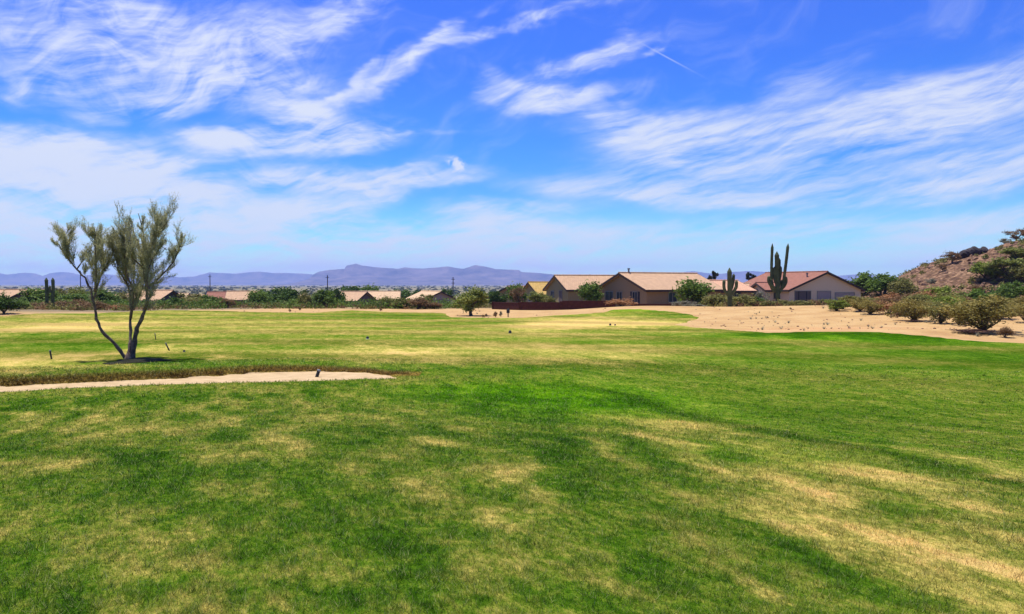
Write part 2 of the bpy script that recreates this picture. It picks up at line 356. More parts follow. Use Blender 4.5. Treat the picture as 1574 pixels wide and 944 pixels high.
def turf_color(t, blade=False):
    at = nd(t, 'ShaderNodeAttribute', attribute_name='tone'); sc = nd(t, 'ShaderNodeSeparateColor', {0: at.outputs['Color']})
    bk = nd(t, 'ShaderNodeAttribute', attribute_name='bank')
    g0 = nd(t, 'ShaderNodeNewGeometry'); gs = nd(t, 'ShaderNodeSeparateXYZ', {0: g0.outputs['Position']})
    class gp: outputs = {'Position': nd(t, 'ShaderNodeCombineXYZ', {0: mth(t, 'ADD', gs.outputs[0], mth(t, 'MULTIPLY', gs.outputs[1], .28)), 1: mth(t, 'MULTIPLY', gs.outputs[1], .5), 2: gs.outputs[2]}).outputs[0]}
    n0 = nd(t, 'ShaderNodeTexNoise', {'Vector': gp.outputs['Position'], 'Scale': .8, 'Detail': 7.0, 'Roughness': .75})
    n1 = nd(t, 'ShaderNodeTexNoise', {'Vector': gp.outputs['Position'], 'Scale': 4.0, 'Detail': 5.0, 'Roughness': .7})
    n2 = nd(t, 'ShaderNodeTexNoise', {'Vector': gp.outputs['Position'], 'Scale': 15.0, 'Detail': 4.0, 'Roughness': .7})
    n3 = nd(t, 'ShaderNodeTexNoise', {'Vector': gp.outputs['Position'], 'Scale': 75.0, 'Detail': 2.0})
    d = mth(t, 'ADD', sc.outputs[0], mth(t, 'MULTIPLY', mth(t, 'SUBTRACT', n1.outputs[0], .5), .95))
    d = mth(t, 'ADD', d, mth(t, 'MULTIPLY', mth(t, 'SUBTRACT', n0.outputs[0], .5), .75))
    d = mth(t, 'ADD', d, mth(t, 'MULTIPLY', mth(t, 'SUBTRACT', n2.outputs[0], .5), 1.0))
    d = mth(t, 'ADD', d, mth(t, 'MULTIPLY', mth(t, 'SUBTRACT', n3.outputs[0], .5), .25), clamp=True)
    c = ramp(t, d, [(0, (.022,.062,.003)), (.22, (.048,.108,.005)), (.42, (.108,.148,.014)), (.6, (.198,.192,.034)), (.8, (.36,.295,.068)), (1, (.49,.34,.11))])
    viv = mth(t, 'MULTIPLY', sc.outputs[2], .9)
    c = mixc(t, viv, c, ramp(t, d, [(0, (.025,.095,.001)), (.4, (.085,.22,.001)), (1, (.27,.35,.008))]))
    c = mixc(t, bk.outputs['Fac'], c, ramp(t, n2.outputs[0], [(.35, (.06,.032,.01)), (.65, (.25,.15,.035))]))
    lm = mth(t, 'MULTIPLY', sc.outputs[1], mth(t, 'ADD', .25, mth(t, 'ADD', mth(t, 'MULTIPLY', n3.outputs[0], .6), mth(t, 'MULTIPLY', n2.outputs[0], .9))))
    lc = nd(t, 'ShaderNodeCombineColor', {0: lm, 1: lm, 2: lm})
    return mixc(t, 1.0, c, lc.outputs[0], 'MULTIPLY'), n2.outputs[0], n3.outputs[0]
def newmat(name):
    m = bpy.data.materials.new(name); m.use_nodes = True; m.node_tree.nodes.clear(); return m, m.node_tree
def finish(t, col, rough=.9, normal=None, spec=.15, trans=0.0):
    ins = {'Base Color': col if isinstance(col, bpy.types.NodeSocket) else (*col[:3], 1), 'Roughness': rough, 'Specular IOR Level': spec}
    b = nd(t, 'ShaderNodeBsdfPrincipled', ins)
    if normal is not None: t.links.new(normal, b.inputs['Normal'])
    o = b.outputs[0]
    if trans > 0:
        tr = nd(t, 'ShaderNodeBsdfTranslucent'); 
        if isinstance(col, bpy.types.NodeSocket): t.links.new(col, tr.inputs[0])
        else: tr.inputs[0].default_value = (*col[:3], 1)
        mx = nd(t, 'ShaderNodeMixShader', {0: trans, 1: o, 2: tr.outputs[0]}); o = mx.outputs[0]
    nd(t, 'ShaderNodeOutputMaterial', {'Surface': o})
m_turf, t = newmat('turf')
c, h2, h3 = turf_color(t)
bmp = nd(t, 'ShaderNodeBump', {'Height': mth(t, 'ADD', h2, mth(t, 'MULTIPLY', h3, .5)), 'Strength': .8, 'Distance': .05})
finish(t, c, .95, bmp.outputs[0], .0)
m_blade, t = newmat('grass_blade')
c, h2, h3 = turf_color(t)
at = nd(t, 'ShaderNodeAttribute', attribute_name='shade')
v = mth(t, 'ADD', .6, mth(t, 'MULTIPLY', at.outputs['Fac'], 1.5)); vc = nd(t, 'ShaderNodeCombineColor', {0: v, 1: v, 2: v})
c = mixc(t, 1.0, c, vc.outputs[0], 'MULTIPLY')
c = mixc(t, mth(t, 'MULTIPLY', mth(t, 'GREATER_THAN', at.outputs['Fac'], .88), .55), c, (.50,.46,.20))
finish(t, c, .7, None, .1, .42)

m_ground, t = newmat('desert_ground')
gp = nd(t, 'ShaderNodeNewGeometry'); zone = nd(t, 'ShaderNodeAttribute', attribute_name='zone')
zs = nd(t, 'ShaderNodeSeparateColor', {0: zone.outputs['Color']})
n1 = nd(t, 'ShaderNodeTexNoise', {'Vector': gp.outputs['Position'], 'Scale': .35, 'Detail': 6.0, 'Roughness': .65})
n2 = nd(t, 'ShaderNodeTexNoise', {'Vector': gp.outputs['Position'], 'Scale': 5.0, 'Detail': 5.0, 'Roughness': .7})
c = ramp(t, n1.outputs[0], [(.3, (.33,.19,.075)), (.5, (.42,.265,.11)), (.7, (.47,.315,.14))])
c = mixc(t, mth(t, 'MULTIPLY', smooth(t, n2.outputs[0], .56, .72), .45), c, (.30,.19,.11))
vo = nd(t, 'ShaderNodeTexVoronoi', {'Vector': gp.outputs['Position'], 'Scale': 2.3}); 
c = mixc(t, mth(t, 'MULTIPLY', mth(t, 'LESS_THAN', vo.outputs['Distance'], .16), .55), c, (.20,.13,.09))
scrub = ramp(t, n2.outputs[0], [(.35, (.12,.085,.045)), (.55, (.22,.165,.09)), (.7, (.12,.12,.045))])
c = mixc(t, zs.outputs[0], c, scrub)
n4 = nd(t, 'ShaderNodeTexNoise', {'Vector': gp.outputs['Position'], 'Scale': .006, 'Detail': 6.0, 'Roughness': .7})
plain = ramp(t, n4.outputs[0], [(.38, (.05,.065,.025)), (.5, (.15,.13,.06)), (.62, (.34,.27,.15))])
c = mixc(t, zs.outputs[1], c, plain)
c = mixc(t, zs.outputs[2], c, (.50,.22,.10))
bmp = nd(t, 'ShaderNodeBump', {'Height': n2.outputs[0], 'Strength': .6, 'Distance': .12})
finish(t, c, .95, bmp.outputs[0], .1)
m_sand, t = newmat('bunker_sand')
gp = nd(t, 'ShaderNodeNewGeometry')
n1 = nd(t, 'ShaderNodeTexNoise', {'Vector': gp.outputs['Position'], 'Scale': 2.0, 'Detail': 7.0, 'Roughness': .7})
c = ramp(t, n1.outputs[0], [(.3, (.34,.235,.12)), (.6, (.47,.34,.185)), (.8, (.54,.41,.24))])
bmp = nd(t, 'ShaderNodeBump', {'Height': n1.outputs[0], 'Strength': .5, 'Distance': .06}); finish(t, c, .95, bmp.outputs[0], .1)

rG = np.hypot(GX, GY)
nn = fbm(GX/9, GY/7, 77, 3)
slG = GX/np.maximum(GY, 1)
zscr = S((rG-103+14*(nn-.5))/10)
zscr = np.where((slG > .22), S((rG-112)/10), zscr)
zscr = np.where((slG > .45) & (rG > 60), S((rG-80+20*(nn-.5))/14)*.6, zscr)
zscr = np.where((slG < -.38), S((rG-86+10*(nn-.5))/8), zscr)
zone = np.stack([zscr, S((rG-260)/250), .35*np.exp(-((GX-22)/6)**2-((GY-55)/3)**2)*(nn > .45)], 1)
zg = GZ - np.where(SFr > -.05, .10*S((SFr+.05)/.5)+.0, 0) - .10*S((SB+.02)/.15) - .02 - 1.4*S((51-np.hypot(GX-110, GY-150))/5)
sheet('ground', zg, np.ones(len(GX), bool), {'zone': zone}, m_ground)
kf = SFr > -.8
tn = np.zeros((len(GX), 3)); bkA = np.zeros(len(GX)); sel = SFr > -2.5
tn[sel], bkA[sel] = tones(GX[sel], GY[sel])
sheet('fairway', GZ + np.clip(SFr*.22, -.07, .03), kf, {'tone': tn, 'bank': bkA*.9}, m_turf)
sheet('sand_bunker', GZ + np.clip(SB*.22, -.07, .012), SB > -.5, {}, m_sand)

# ------------------------------------------------------------------ grass blades (uncountable: one object)
def make_grass():
    N = 680000
    a = rng.uniform(-R(44), R(44), N)
    u = rng.uniform(0, 1, N); d = 3.2*(34/3.2)**u
    x = d*np.sin(a); y = d*np.cos(a)
    # tufts: pull blades slightly together
    s = s_fair(x, y); keep = s > .02; x, y, d = x[keep], y[keep], d[keep]
    tn, bk = tones(x, y)
    hk = 1.0 + 0*x
    nt = 10500; ci = rng.integers(0, len(x), nt); per = 9
    tx = np.repeat(x[ci], per) + rng.normal(0, .014, nt*per)*np.repeat(1+.06*d[ci], per); ty = np.repeat(y[ci], per) + rng.normal(0, .014, nt*per)*np.repeat(1+.06*d[ci], per)
    x = np.r_[x, tx]; y = np.r_[y, ty]; d = np.r_[d, np.repeat(d[ci], per)]; hk = np.r_[hk, np.full(nt*per, 1.55)]
    tn, bk = tones(x, y); tn[-nt*per:, 1] *= np.repeat(rng.uniform(.7, 1.45, nt), per)
    # ragged dry tufts on the bunker lip
    nb = 16000; bx = rng.uniform(-22, ux[-1]+.6, nb); by = np.interp(bx, ux, uy) + np.abs(rng.normal(0, .22, nb)) + .05
    sb = s_bunk(bx, by) < -.0; bx, by = bx[sb], by[sb]; nb = len(bx)
    t2, b2 = tones(bx, by)
    n = len(x)
    h = rng.uniform(.014, .034, n)*(1+.02*d)*hk; w = .0036*np.maximum(d/4.2, .8)*rng.uniform(.7, 1.4, n)
    h = h*np.where(sdf(EDGE, x, y) > .3, .75, 1.15)*(.45+1.25*vnoise(x*9, y*9, 301))*(.75+.5*vnoise(x*3, y*3, 303))
    h2 = rng.uniform(.05, .13, nb); w2 = rng.uniform(.012, .03, nb)
    x = np.r_[x, bx]; y = np.r_[y, by]; h = np.r_[h, h2]; w = np.r_[w, w2]; tn = np.r_[tn, t2]; bk = np.r_[bk*.9, b2*.9]; n = len(x)
    z = T(x, y) + .031
    th = rng.uniform(0, 2*math.pi, n); ln = rng.uniform(.3, 1.7, n); ph = rng.uniform(0, 2*math.pi, n)
    wx = np.cos(th)*w/2; wy = np.sin(th)*w/2
    V = np.empty((n, 3, 3)); V[:,0] = np.stack([x-wx, y-wy, z-.01], 1); V[:,1] = np.stack([x+wx, y+wy, z-.01], 1)
    V[:,2] = np.stack([x+np.cos(ph)*ln*h, y+np.sin(ph)*ln*h, z+h*(1.05-.45*ln)], 1)
    sh = rng.uniform(0, 1, n)
    me = np_mesh('grass', V.reshape(-1, 3), np.arange(n*3).reshape(-1, 3), {'tone': np.repeat(tn, 3, 0), 'bank': np.repeat(bk, 3), 'shade': np.repeat(sh, 3)})
    tag(link('grass', me, m_blade), 'short mown turf blades covering the fairway in the foreground', 'grass', kind='stuff')
make_grass()

# ------------------------------------------------------------------ hill at the right
m_hill, t = newmat('hill_rock')
gp = nd(t, 'ShaderNodeNewGeometry')
n1 = nd(t, 'ShaderNodeTexNoise', {'Vector': gp.outputs['Position'], 'Scale': .7, 'Detail': 6.0, 'Roughness': .7})
n2 = nd(t, 'ShaderNodeTexVoronoi', {'Vector': gp.outputs['Position'], 'Scale': 1.6}, feature='F1')
c = ramp(t, n1.outputs[0], [(.3, (.09,.046,.028)), (.5, (.22,.125,.072)), (.68, (.34,.21,.12))])
c = mixc(t, .6, c, ramp(t, n2.outputs['Distance'], [(.1, .75), (.6, .15)]), 'OVERLAY')
bmp = nd(t, 'ShaderNodeBump', {'Height': n1.outputs[0], 'Strength': 1.0, 'Distance': .5}); finish(t, c, .95, bmp.outputs[0], .1)
hx, hy = np.meshgrid(np.arange(48, 175, .55), np.arange(90, 212, .55)); sh_ = hx.shape
hr = np.hypot(hx-110, hy-150); hz = T(hx, hy) + np.clip((56+6*(fbm(hx/6, hy/6, 91, 2)-.5)-hr)*.2, -.5, .12)
hz = hz + S((56-hr)/8)*(.9*(fbm(hx/2.2, hy/2.2, 93, 4)-.5) + .5*(fbm(hx/.9, hy/.9, 95, 2)-.5))
hi = np.arange(sh_[0]*sh_[1]).reshape(sh_)[:-1, :-1].ravel(); HF = np.stack([hi, hi+1, hi+1+sh_[1], hi+sh_[1]], 1)
kk = (hr.ravel() < 60)[HF].all(1)
link('hill', np_mesh('hill', np.stack([hx.ravel(), hy.ravel(), hz.ravel()], 1), HF[kk], None, False), m_hill)['kind'] = 'structure'
def surf(x, y):
    z = Tz(x, y)
    if math.hypot(x-110, y-150) < 50: z += .1
    return z

# ------------------------------------------------------------------ mountains
m_mtn, t = newmat('mountain_rock')
gp = nd(t, 'ShaderNodeNewGeometry')
n1 = nd(t, 'ShaderNodeTexNoise', {'Vector': gp.outputs['Position'], 'Scale': .004, 'Detail': 7.0, 'Roughness': .7})
c = ramp(t, n1.outputs[0], [(.35, (.015,.012,.02)), (.65, (.17,.12,.11))]); finish(t, c, 1.0, None, 0)
def mountains(name, sil, D, depth, seed):
    px = np.array([p[0] for p in sil], float); pv = np.array([p[1] for p in sil], float)
    nx = 420; xs = np.linspace(px[0], px[-1], nx); hv = (HV - np.interp(xs, px, pv))/F*D + 3
    rows = 33; V = []
    for j in range(rows):
        q = j/(rows-1)*1.6 - 1.0     # -1 foot, 0 crest, .6 back
        y = D + q*depth
        prof = float(np.interp(q, [-1,-.6,-.3,-.12,-.05,0], [0,.16,.42,.66,.93,1])) if q < 0 else 1 - (q/.6)**1.5
        cl = np.where(q < 0, 1.0, 1.0)
        X = (xs-787)/F*D
        rg = 1-np.abs(2*fbm(X/700+seed, np.full(nx, y/1600.0), seed, 4)-1)
        zz = -8 + (hv+8)*prof*(1 - .42*(1-rg)*min(1, abs(q)*5)) 
        if abs(q) < .03: zz = -8 + (hv+8)*(1+.035*(fbm(X/160, np.zeros(nx), seed, 3)-.5))
        V.append(np.stack([X, np.full(nx, y), np.maximum(zz, -9)], 1))
    V = np.concatenate(V); q = np.arange(rows*nx).reshape(rows, nx)[:-1, :-1].ravel()
    o = link(name, np_mesh(name, V, np.stack([q, q+1, q+1+nx, q+nx], 1), None, True), m_mtn); o['kind'] = 'structure'
mountains('mountains', [(440,437),(470,433),(480,429),(484,421),(490,418),(505,415),(531,413.5),(533,408.5),(547,405.5),(556,408),(575,411),(612,413.5),(622,411),(650,413),(690,409.5),(700,412),(712,413.5),(731,407.5),(748,410.5),(762,414),(798,415),(801,418),(830,420),(850,422),(870,425),(900,430),(950,436),(960,438)], 11000, 1800, 3)
mountains('mountains', [(-400,437),(-250,424),(-120,419),(0,420),(10,422),(20,421),(38,419),(52,420),(66,424),(78,420),(95,418),(112,419.5),(128,424),(150,421),(172,422),(205,428),(240,428),(262,424),(290,429),(360,432),(420,437)], 14400, 900, 8)
mountains('mountains', [(230,437),(270,427),(300,425),(322,419),(345,420),(362,421),(380,419),(400,417.5),(420,420),(440,419.5),(470,421),(520,424),(600,437)], 14200, 900, 14)
mountains('mountains', [(840,437),(900,425),(935,423),(960,425),(1000,424),(1040,420),(1065,416.5),(1090,420),(1110,421),(1128,418),(1150,416.5),(1180,418),(1215,423),(1240,421),(1265,425),(1300,423),(1322,421),(1350,424),(1420,427),(1500,431),(1700,437)], 13600, 1200, 21)

# ------------------------------------------------------------------ haze
m_haze, t = newmat('haze')
pv = nd(t, 'ShaderNodeVolumePrincipled', {'Color': (.37,.51,.97,1), 'Density': .8e-4, 'Anisotropy': 0.0})
nd(t, 'ShaderNodeOutputMaterial', {'Volume': pv.outputs[0]})
hb = MB(); hb.box(-15600, 15600, -15600, 15600, -10.2, 330)
tag(hb.build('haze', m_haze), 'thin blue desert haze over the plain', 'haze', kind='stuff')

# ------------------------------------------------------------------ simple materials
def plain_mat(name, col, rough=.85, var=.15, scale=3.0, bump=0.0, spec=.2):
    m, t = newmat(name)
    tcn = nd(t, 'ShaderNodeTexCoord'); n1 = nd(t, 'ShaderNodeTexNoise', {'Vector': tcn.outputs['Object'], 'Scale': scale, 'Detail': 5.0, 'Roughness': .65})
    lo = tuple(v*(1-var) for v in col); hi_ = tuple(min(v*(1+var), .9) for v in col)
    c = ramp(t, n1.outputs[0], [(.3, lo), (.7, hi_)])
    nrm = nd(t, 'ShaderNodeBump', {'Height': n1.outputs[0], 'Strength': bump, 'Distance': .03}).outputs[0] if bump else None
    finish(t, c, rough, nrm, spec); return m
def leaf_mat(name, lo, hi_, trans=.3):
    m, t = newmat(name); at = nd(t, 'ShaderNodeAttribute', attribute_name='shade')
    oi = nd(t, 'ShaderNodeObjectInfo')
    f = mth(t, 'ADD', mth(t, 'MULTIPLY', at.outputs['Fac'], .8), mth(t, 'MULTIPLY', oi.outputs['Random'], .2))
    c = ramp(t, f, [(0, lo), (1, hi_)]); finish(t, c, .7, None, .2, trans); return m
def roof_mat(name, col):
    m, t = newmat(name)
    tcn = nd(t, 'ShaderNodeTexCoord')
    w = nd(t, 'ShaderNodeTexWave', {'Vector': tcn.outputs['Object'], 'Scale': 1.05, 'Distortion': .3}, bands_direction='X')
    br = nd(t, 'ShaderNodeTexBrick', {'Vector': tcn.outputs['Object'], 'Scale': 1.0, 'Color1': (*[v*.82 for v in col], 1), 'Color2': (*[v*1.12 for v in col], 1), 'Mortar': (*[v*.6 for v in col], 1),
             'Mortar Size': .02, 'Brick Width': .33, 'Row Height': .36, 'Bias': .1})
    n1 = nd(t, 'ShaderNodeTexNoise', {'Vector': tcn.outputs['Object'], 'Scale': .8, 'Detail': 5.0})
    c = mixc(t, mth(t, 'MULTIPLY', n1.outputs[0], .35), br.outputs[0], tuple(min(v*1.25, .8) for v in col))
    bp = nd(t, 'ShaderNodeBump', {'Height': w.outputs[0], 'Strength': .5, 'Distance': .06})
    finish(t, c, .9, bp.outputs[0], .15); return m
M = {}
M['bark'] = plain_mat('grey_bark', (.135,.095,.07), .95, .7, 5, .9)
M['darkbark'] = plain_mat('dark_bark', (.09,.065,.05), .95, .3, 6)
M['cactus'] = plain_mat('saguaro_skin', (.075,.09,.036), .7, .5, 1.5)
M['cactus_dry'] = plain_mat('saguaro_base', (.13,.10,.06), .8, .4, 2)
M['stake'] = plain_mat('dark_paint', (.03,.035,.035), .6, .3)
M['white'] = plain_mat('white_paint', (.75,.75,.72), .5, .05)
M['trim'] = plain_mat('brown_fascia', (.055,.035,.028), .8, .2)
M['frame'] = plain_mat('pale_frame', (.26,.235,.20), .7, .1)
M['darkframe'] = plain_mat('dark_shutter', (.035,.03,.035), .7, .1)
M['metal'] = plain_mat('grey_metal', (.16,.16,.17), .5, .2)
M['redwall'] = plain_mat('red_block_wall', (.07,.022,.015), .9, .3, 4, .4)
M['rock'] = plain_mat('brown_rock', (.21,.12,.075), .95, .5, 1.5, .5)
M['blackrock'] = plain_mat('dark_boulder', (.045,.035,.035), .9, .5, 1.5, .5)
M['pole'] = plain_mat('utility_wood', (.10,.085,.08), .9, .2)
m, t = newmat('window_glass'); b = nd(t, 'ShaderNodeBsdfPrincipled', {'Base Color': (.03,.035,.045,1), 'Roughness': .2, 'Specular IOR Level': .3}); nd(t, 'ShaderNodeOutputMaterial', {'Surface': b.outputs[0]}); M['glass'] = m
LEAF = {
 'palo_hero': leaf_mat('palo_leaf', (.28,.28,.13), (.60,.57,.32), .5),
 'dark': leaf_mat('dark_leaf', (.025,.05,.008), (.095,.165,.022)),
 'green': leaf_mat('green_leaf', (.045,.085,.012), (.17,.25,.035)),
 'bright': leaf_mat('bright_leaf', (.09,.13,.012), (.28,.33,.05)),
 'palo': leaf_mat('yellow_green_leaf', (.10,.125,.018), (.30,.31,.07)),
 'olive': leaf_mat('olive_leaf', (.09,.095,.02), (.29,.26,.07)),
 'creo': leaf_mat('creosote_leaf', (.11,.10,.018), (.36,.28,.07)),
 'brown': leaf_mat('brown_leaf', (.11,.06,.025), (.30,.18,.08)),
 'orange': leaf_mat('orange_leaf', (.22,.10,.035), (.52,.27,.12)),
 'grey': leaf_mat('grey_leaf', (.14,.13,.085), (.33,.31,.21)),
 'litter': leaf_mat('litter_leaf', (.05,.022,.015), (.14,.065,.045), .1),
}

# ------------------------------------------------------------------ plant prototypes (unit size: width 1, height 1)
def leaves(C, size, elong=1.6):
    n = len(C); d1 = rng.normal(size=(n,3)); d1 /= np.linalg.norm(d1, axis=1)[:,None]
    d2 = np.cross(d1, rng.normal(size=(n,3))); d2 /= np.linalg.norm(d2, axis=1)[:,None]
    s = size*rng.uniform(.55, 1.3, (n,1)); a = d1*s*elong/2; b = d2*s/2
    V = np.stack([C-a, C+b, C+a, C-b], 1).reshape(-1, 3)
    return V, np.arange(4*n).reshape(-1, 4)
def crown_points(n, clumps, style):
    cs = []
    while len(cs) < clumps:
        p = rng.uniform(-1, 1, 3)
        r = np.linalg.norm(p)
        if r > 1 or r < .35: continue
        if style in ('dome', 'hedge') and p[2] < -.35: continue
        cs.append(p*rng.uniform(.62, .98))
    cs = np.array(cs); k = rng.integers(0, clumps, n)
    rad = rng.uniform(.16, .36, clumps)[k] * (.7 if style == 'airy' else 1)
    P = cs[k] + rng.normal(size=(n,3))*rad[:,None]*.62
    shade = np.clip(rng.uniform(0, 1, clumps)[k]*.55 + rng.uniform(0, .45, n), 0, 1)
    return P, shade, cs
PROTO = {}
def proto(key, style, leafkey, n=2600, clumps=26, size=.045, bark='darkbark'):
    tr = MB(); lim = []
    if style in ('tree', 'airy'):
        P, sh, cs = crown_points(n, clumps, style)
        sq = np.array([.47,.47,.42]); of = np.array([0,0,.56]); P = P*sq + of; cs = cs*sq + of
        if style == 'airy': P[:,2] += .08*(P[:,0]**2+P[:,1]**2)
        tr.tube([(0,0,-.03),(.01,.01,.1),(0,.02,.22)], [.045,.034,.028], 7); fork = Vector((0,.02,.21))
        lim = cs[:12]
    elif style == 'vase':
        P, sh, cs = crown_points(n, clumps, 'airy'); z = P[:,2]*.46+.52
        sp = .47; P = np.stack([P[:,0]*sp, P[:,1]*sp, z+.12*(P[:,0]**2+P[:,1]**2-.4)], 1)
        zc = cs[:,2]*.44+.52; spc = .44; cs = np.stack([cs[:,0]*spc, cs[:,1]*spc, zc], 1)
        m_ = P[:,2] > .07; P = P[m_]; sh = sh[m_]; fork = Vector((0,0,-.02)); lim = cs
    else:
        P, sh, cs = crown_points(n, clumps, style); zf = .55
        P = P*np.array([.46,.46,.52]) + np.array([0,0,.44]); cs = cs*np.array([.46,.46,.5])+np.array([0,0,.44])
        if style == 'hedge':
            d = np.linalg.norm((P-np.array([0,0,.4]))/np.array([.5,.5,.6]), axis=1); k_ = d > 1; P[k_] = np.array([0,0,.4]) + (P[k_]-np.array([0,0,.4]))/d[k_][:,None]
        m_ = P[:,2] > .0; P = P[m_]; sh = sh[m_]; fork = Vector((0,0,-.02)); lim = cs[:10]
    for c_ in lim:
        c_ = Vector(c_); mid = fork.lerp(c_, .5) + Vector((0,0,-.03 if style == 'vase' else .03)) + Vector(rng.normal(size=3)*.015)
        r0 = .008 if style == 'vase' else .018
        tr.tube([fork, mid, c_], [r0, r0*.65, r0*.3], 5, cap=False)
    V, Fc = leaves(P, size)
    me = np_mesh(key+'_foliage', V, Fc, {'shade': np.repeat(sh, 4)}); me.materials.append(LEAF[leafkey])
    ms = bpy.data.meshes.new(key+'_stem'); ms.from_pydata(tr.V, [], tr.F); ms.materials.append(M[bark])
    PROTO[key] = (style, ms, me)
for k_, st, lf, n, cl, sz in [
    ('dark','tree','dark',3600,34,.05),('dark2','dome','dark',3400,30,.05),('green','tree','green',3600,32,.048),('green2','dome','green',3200,26,.05),
    ('palo','airy','palo',4200,38,.036),('olive','airy','olive',3200,30,.04),('olive2','dome','olive',2800,24,.045),('bright','dome','bright',2800,24,.045),
    ('brown','dome','brown',2600,26,.04),('orange','dome','orange',2600,22,.045),('grey','dome','grey',2200,20,.045),('hedge','hedge','dark',2600,30,.05),
    ('creo','vase','creo',5200,44,.026),('creo2','vase','olive',4200,36,.03),('brightv','vase','bright',3600,30,.035),('litter','dome','litter',1800,24,.045),
    ('browntree','airy','brown',2600,26,.035),('darkairy','airy','dark',2400,24,.04)]:
    proto(k_, st, lf, n, cl, sz)
def plant(key, px, D, wpx, top, label, cat=None, group=None, h=None, base=None, sink=0.0):
    style, ms, mf = PROTO[key]
    x = (px-787)/F*D; z0 = surf(x, D) if base is None else base
    if h is None: h = max((EYE - z0) + (HV-top)*D/F, .25)
    w = wpx*D/F*(1.18 if h > .6 else 1)
    istree = style in ('tree', 'airy')
    o = empty('tree' if istree else 'shrub', (x, D, z0-sink), rnd.uniform(0, 6.28), (w*1.0, w*rnd.uniform(.85, 1.1), h*1.02))
    tag(o, label, cat or ('tree' if istree else 'shrub'), group)
    link('trunk' if istree else 'stem', ms, None, o); link('crown' if istree else 'foliage', mf, None, o)
    return o
G1 = 'desert trees and bushes behind the left side of the fairway'
G2 = 'garden trees and bushes around the houses'
G3 = 'desert shrubs on the sandy bank at the right'
G4 = 'shrubs growing on the rocky hill'
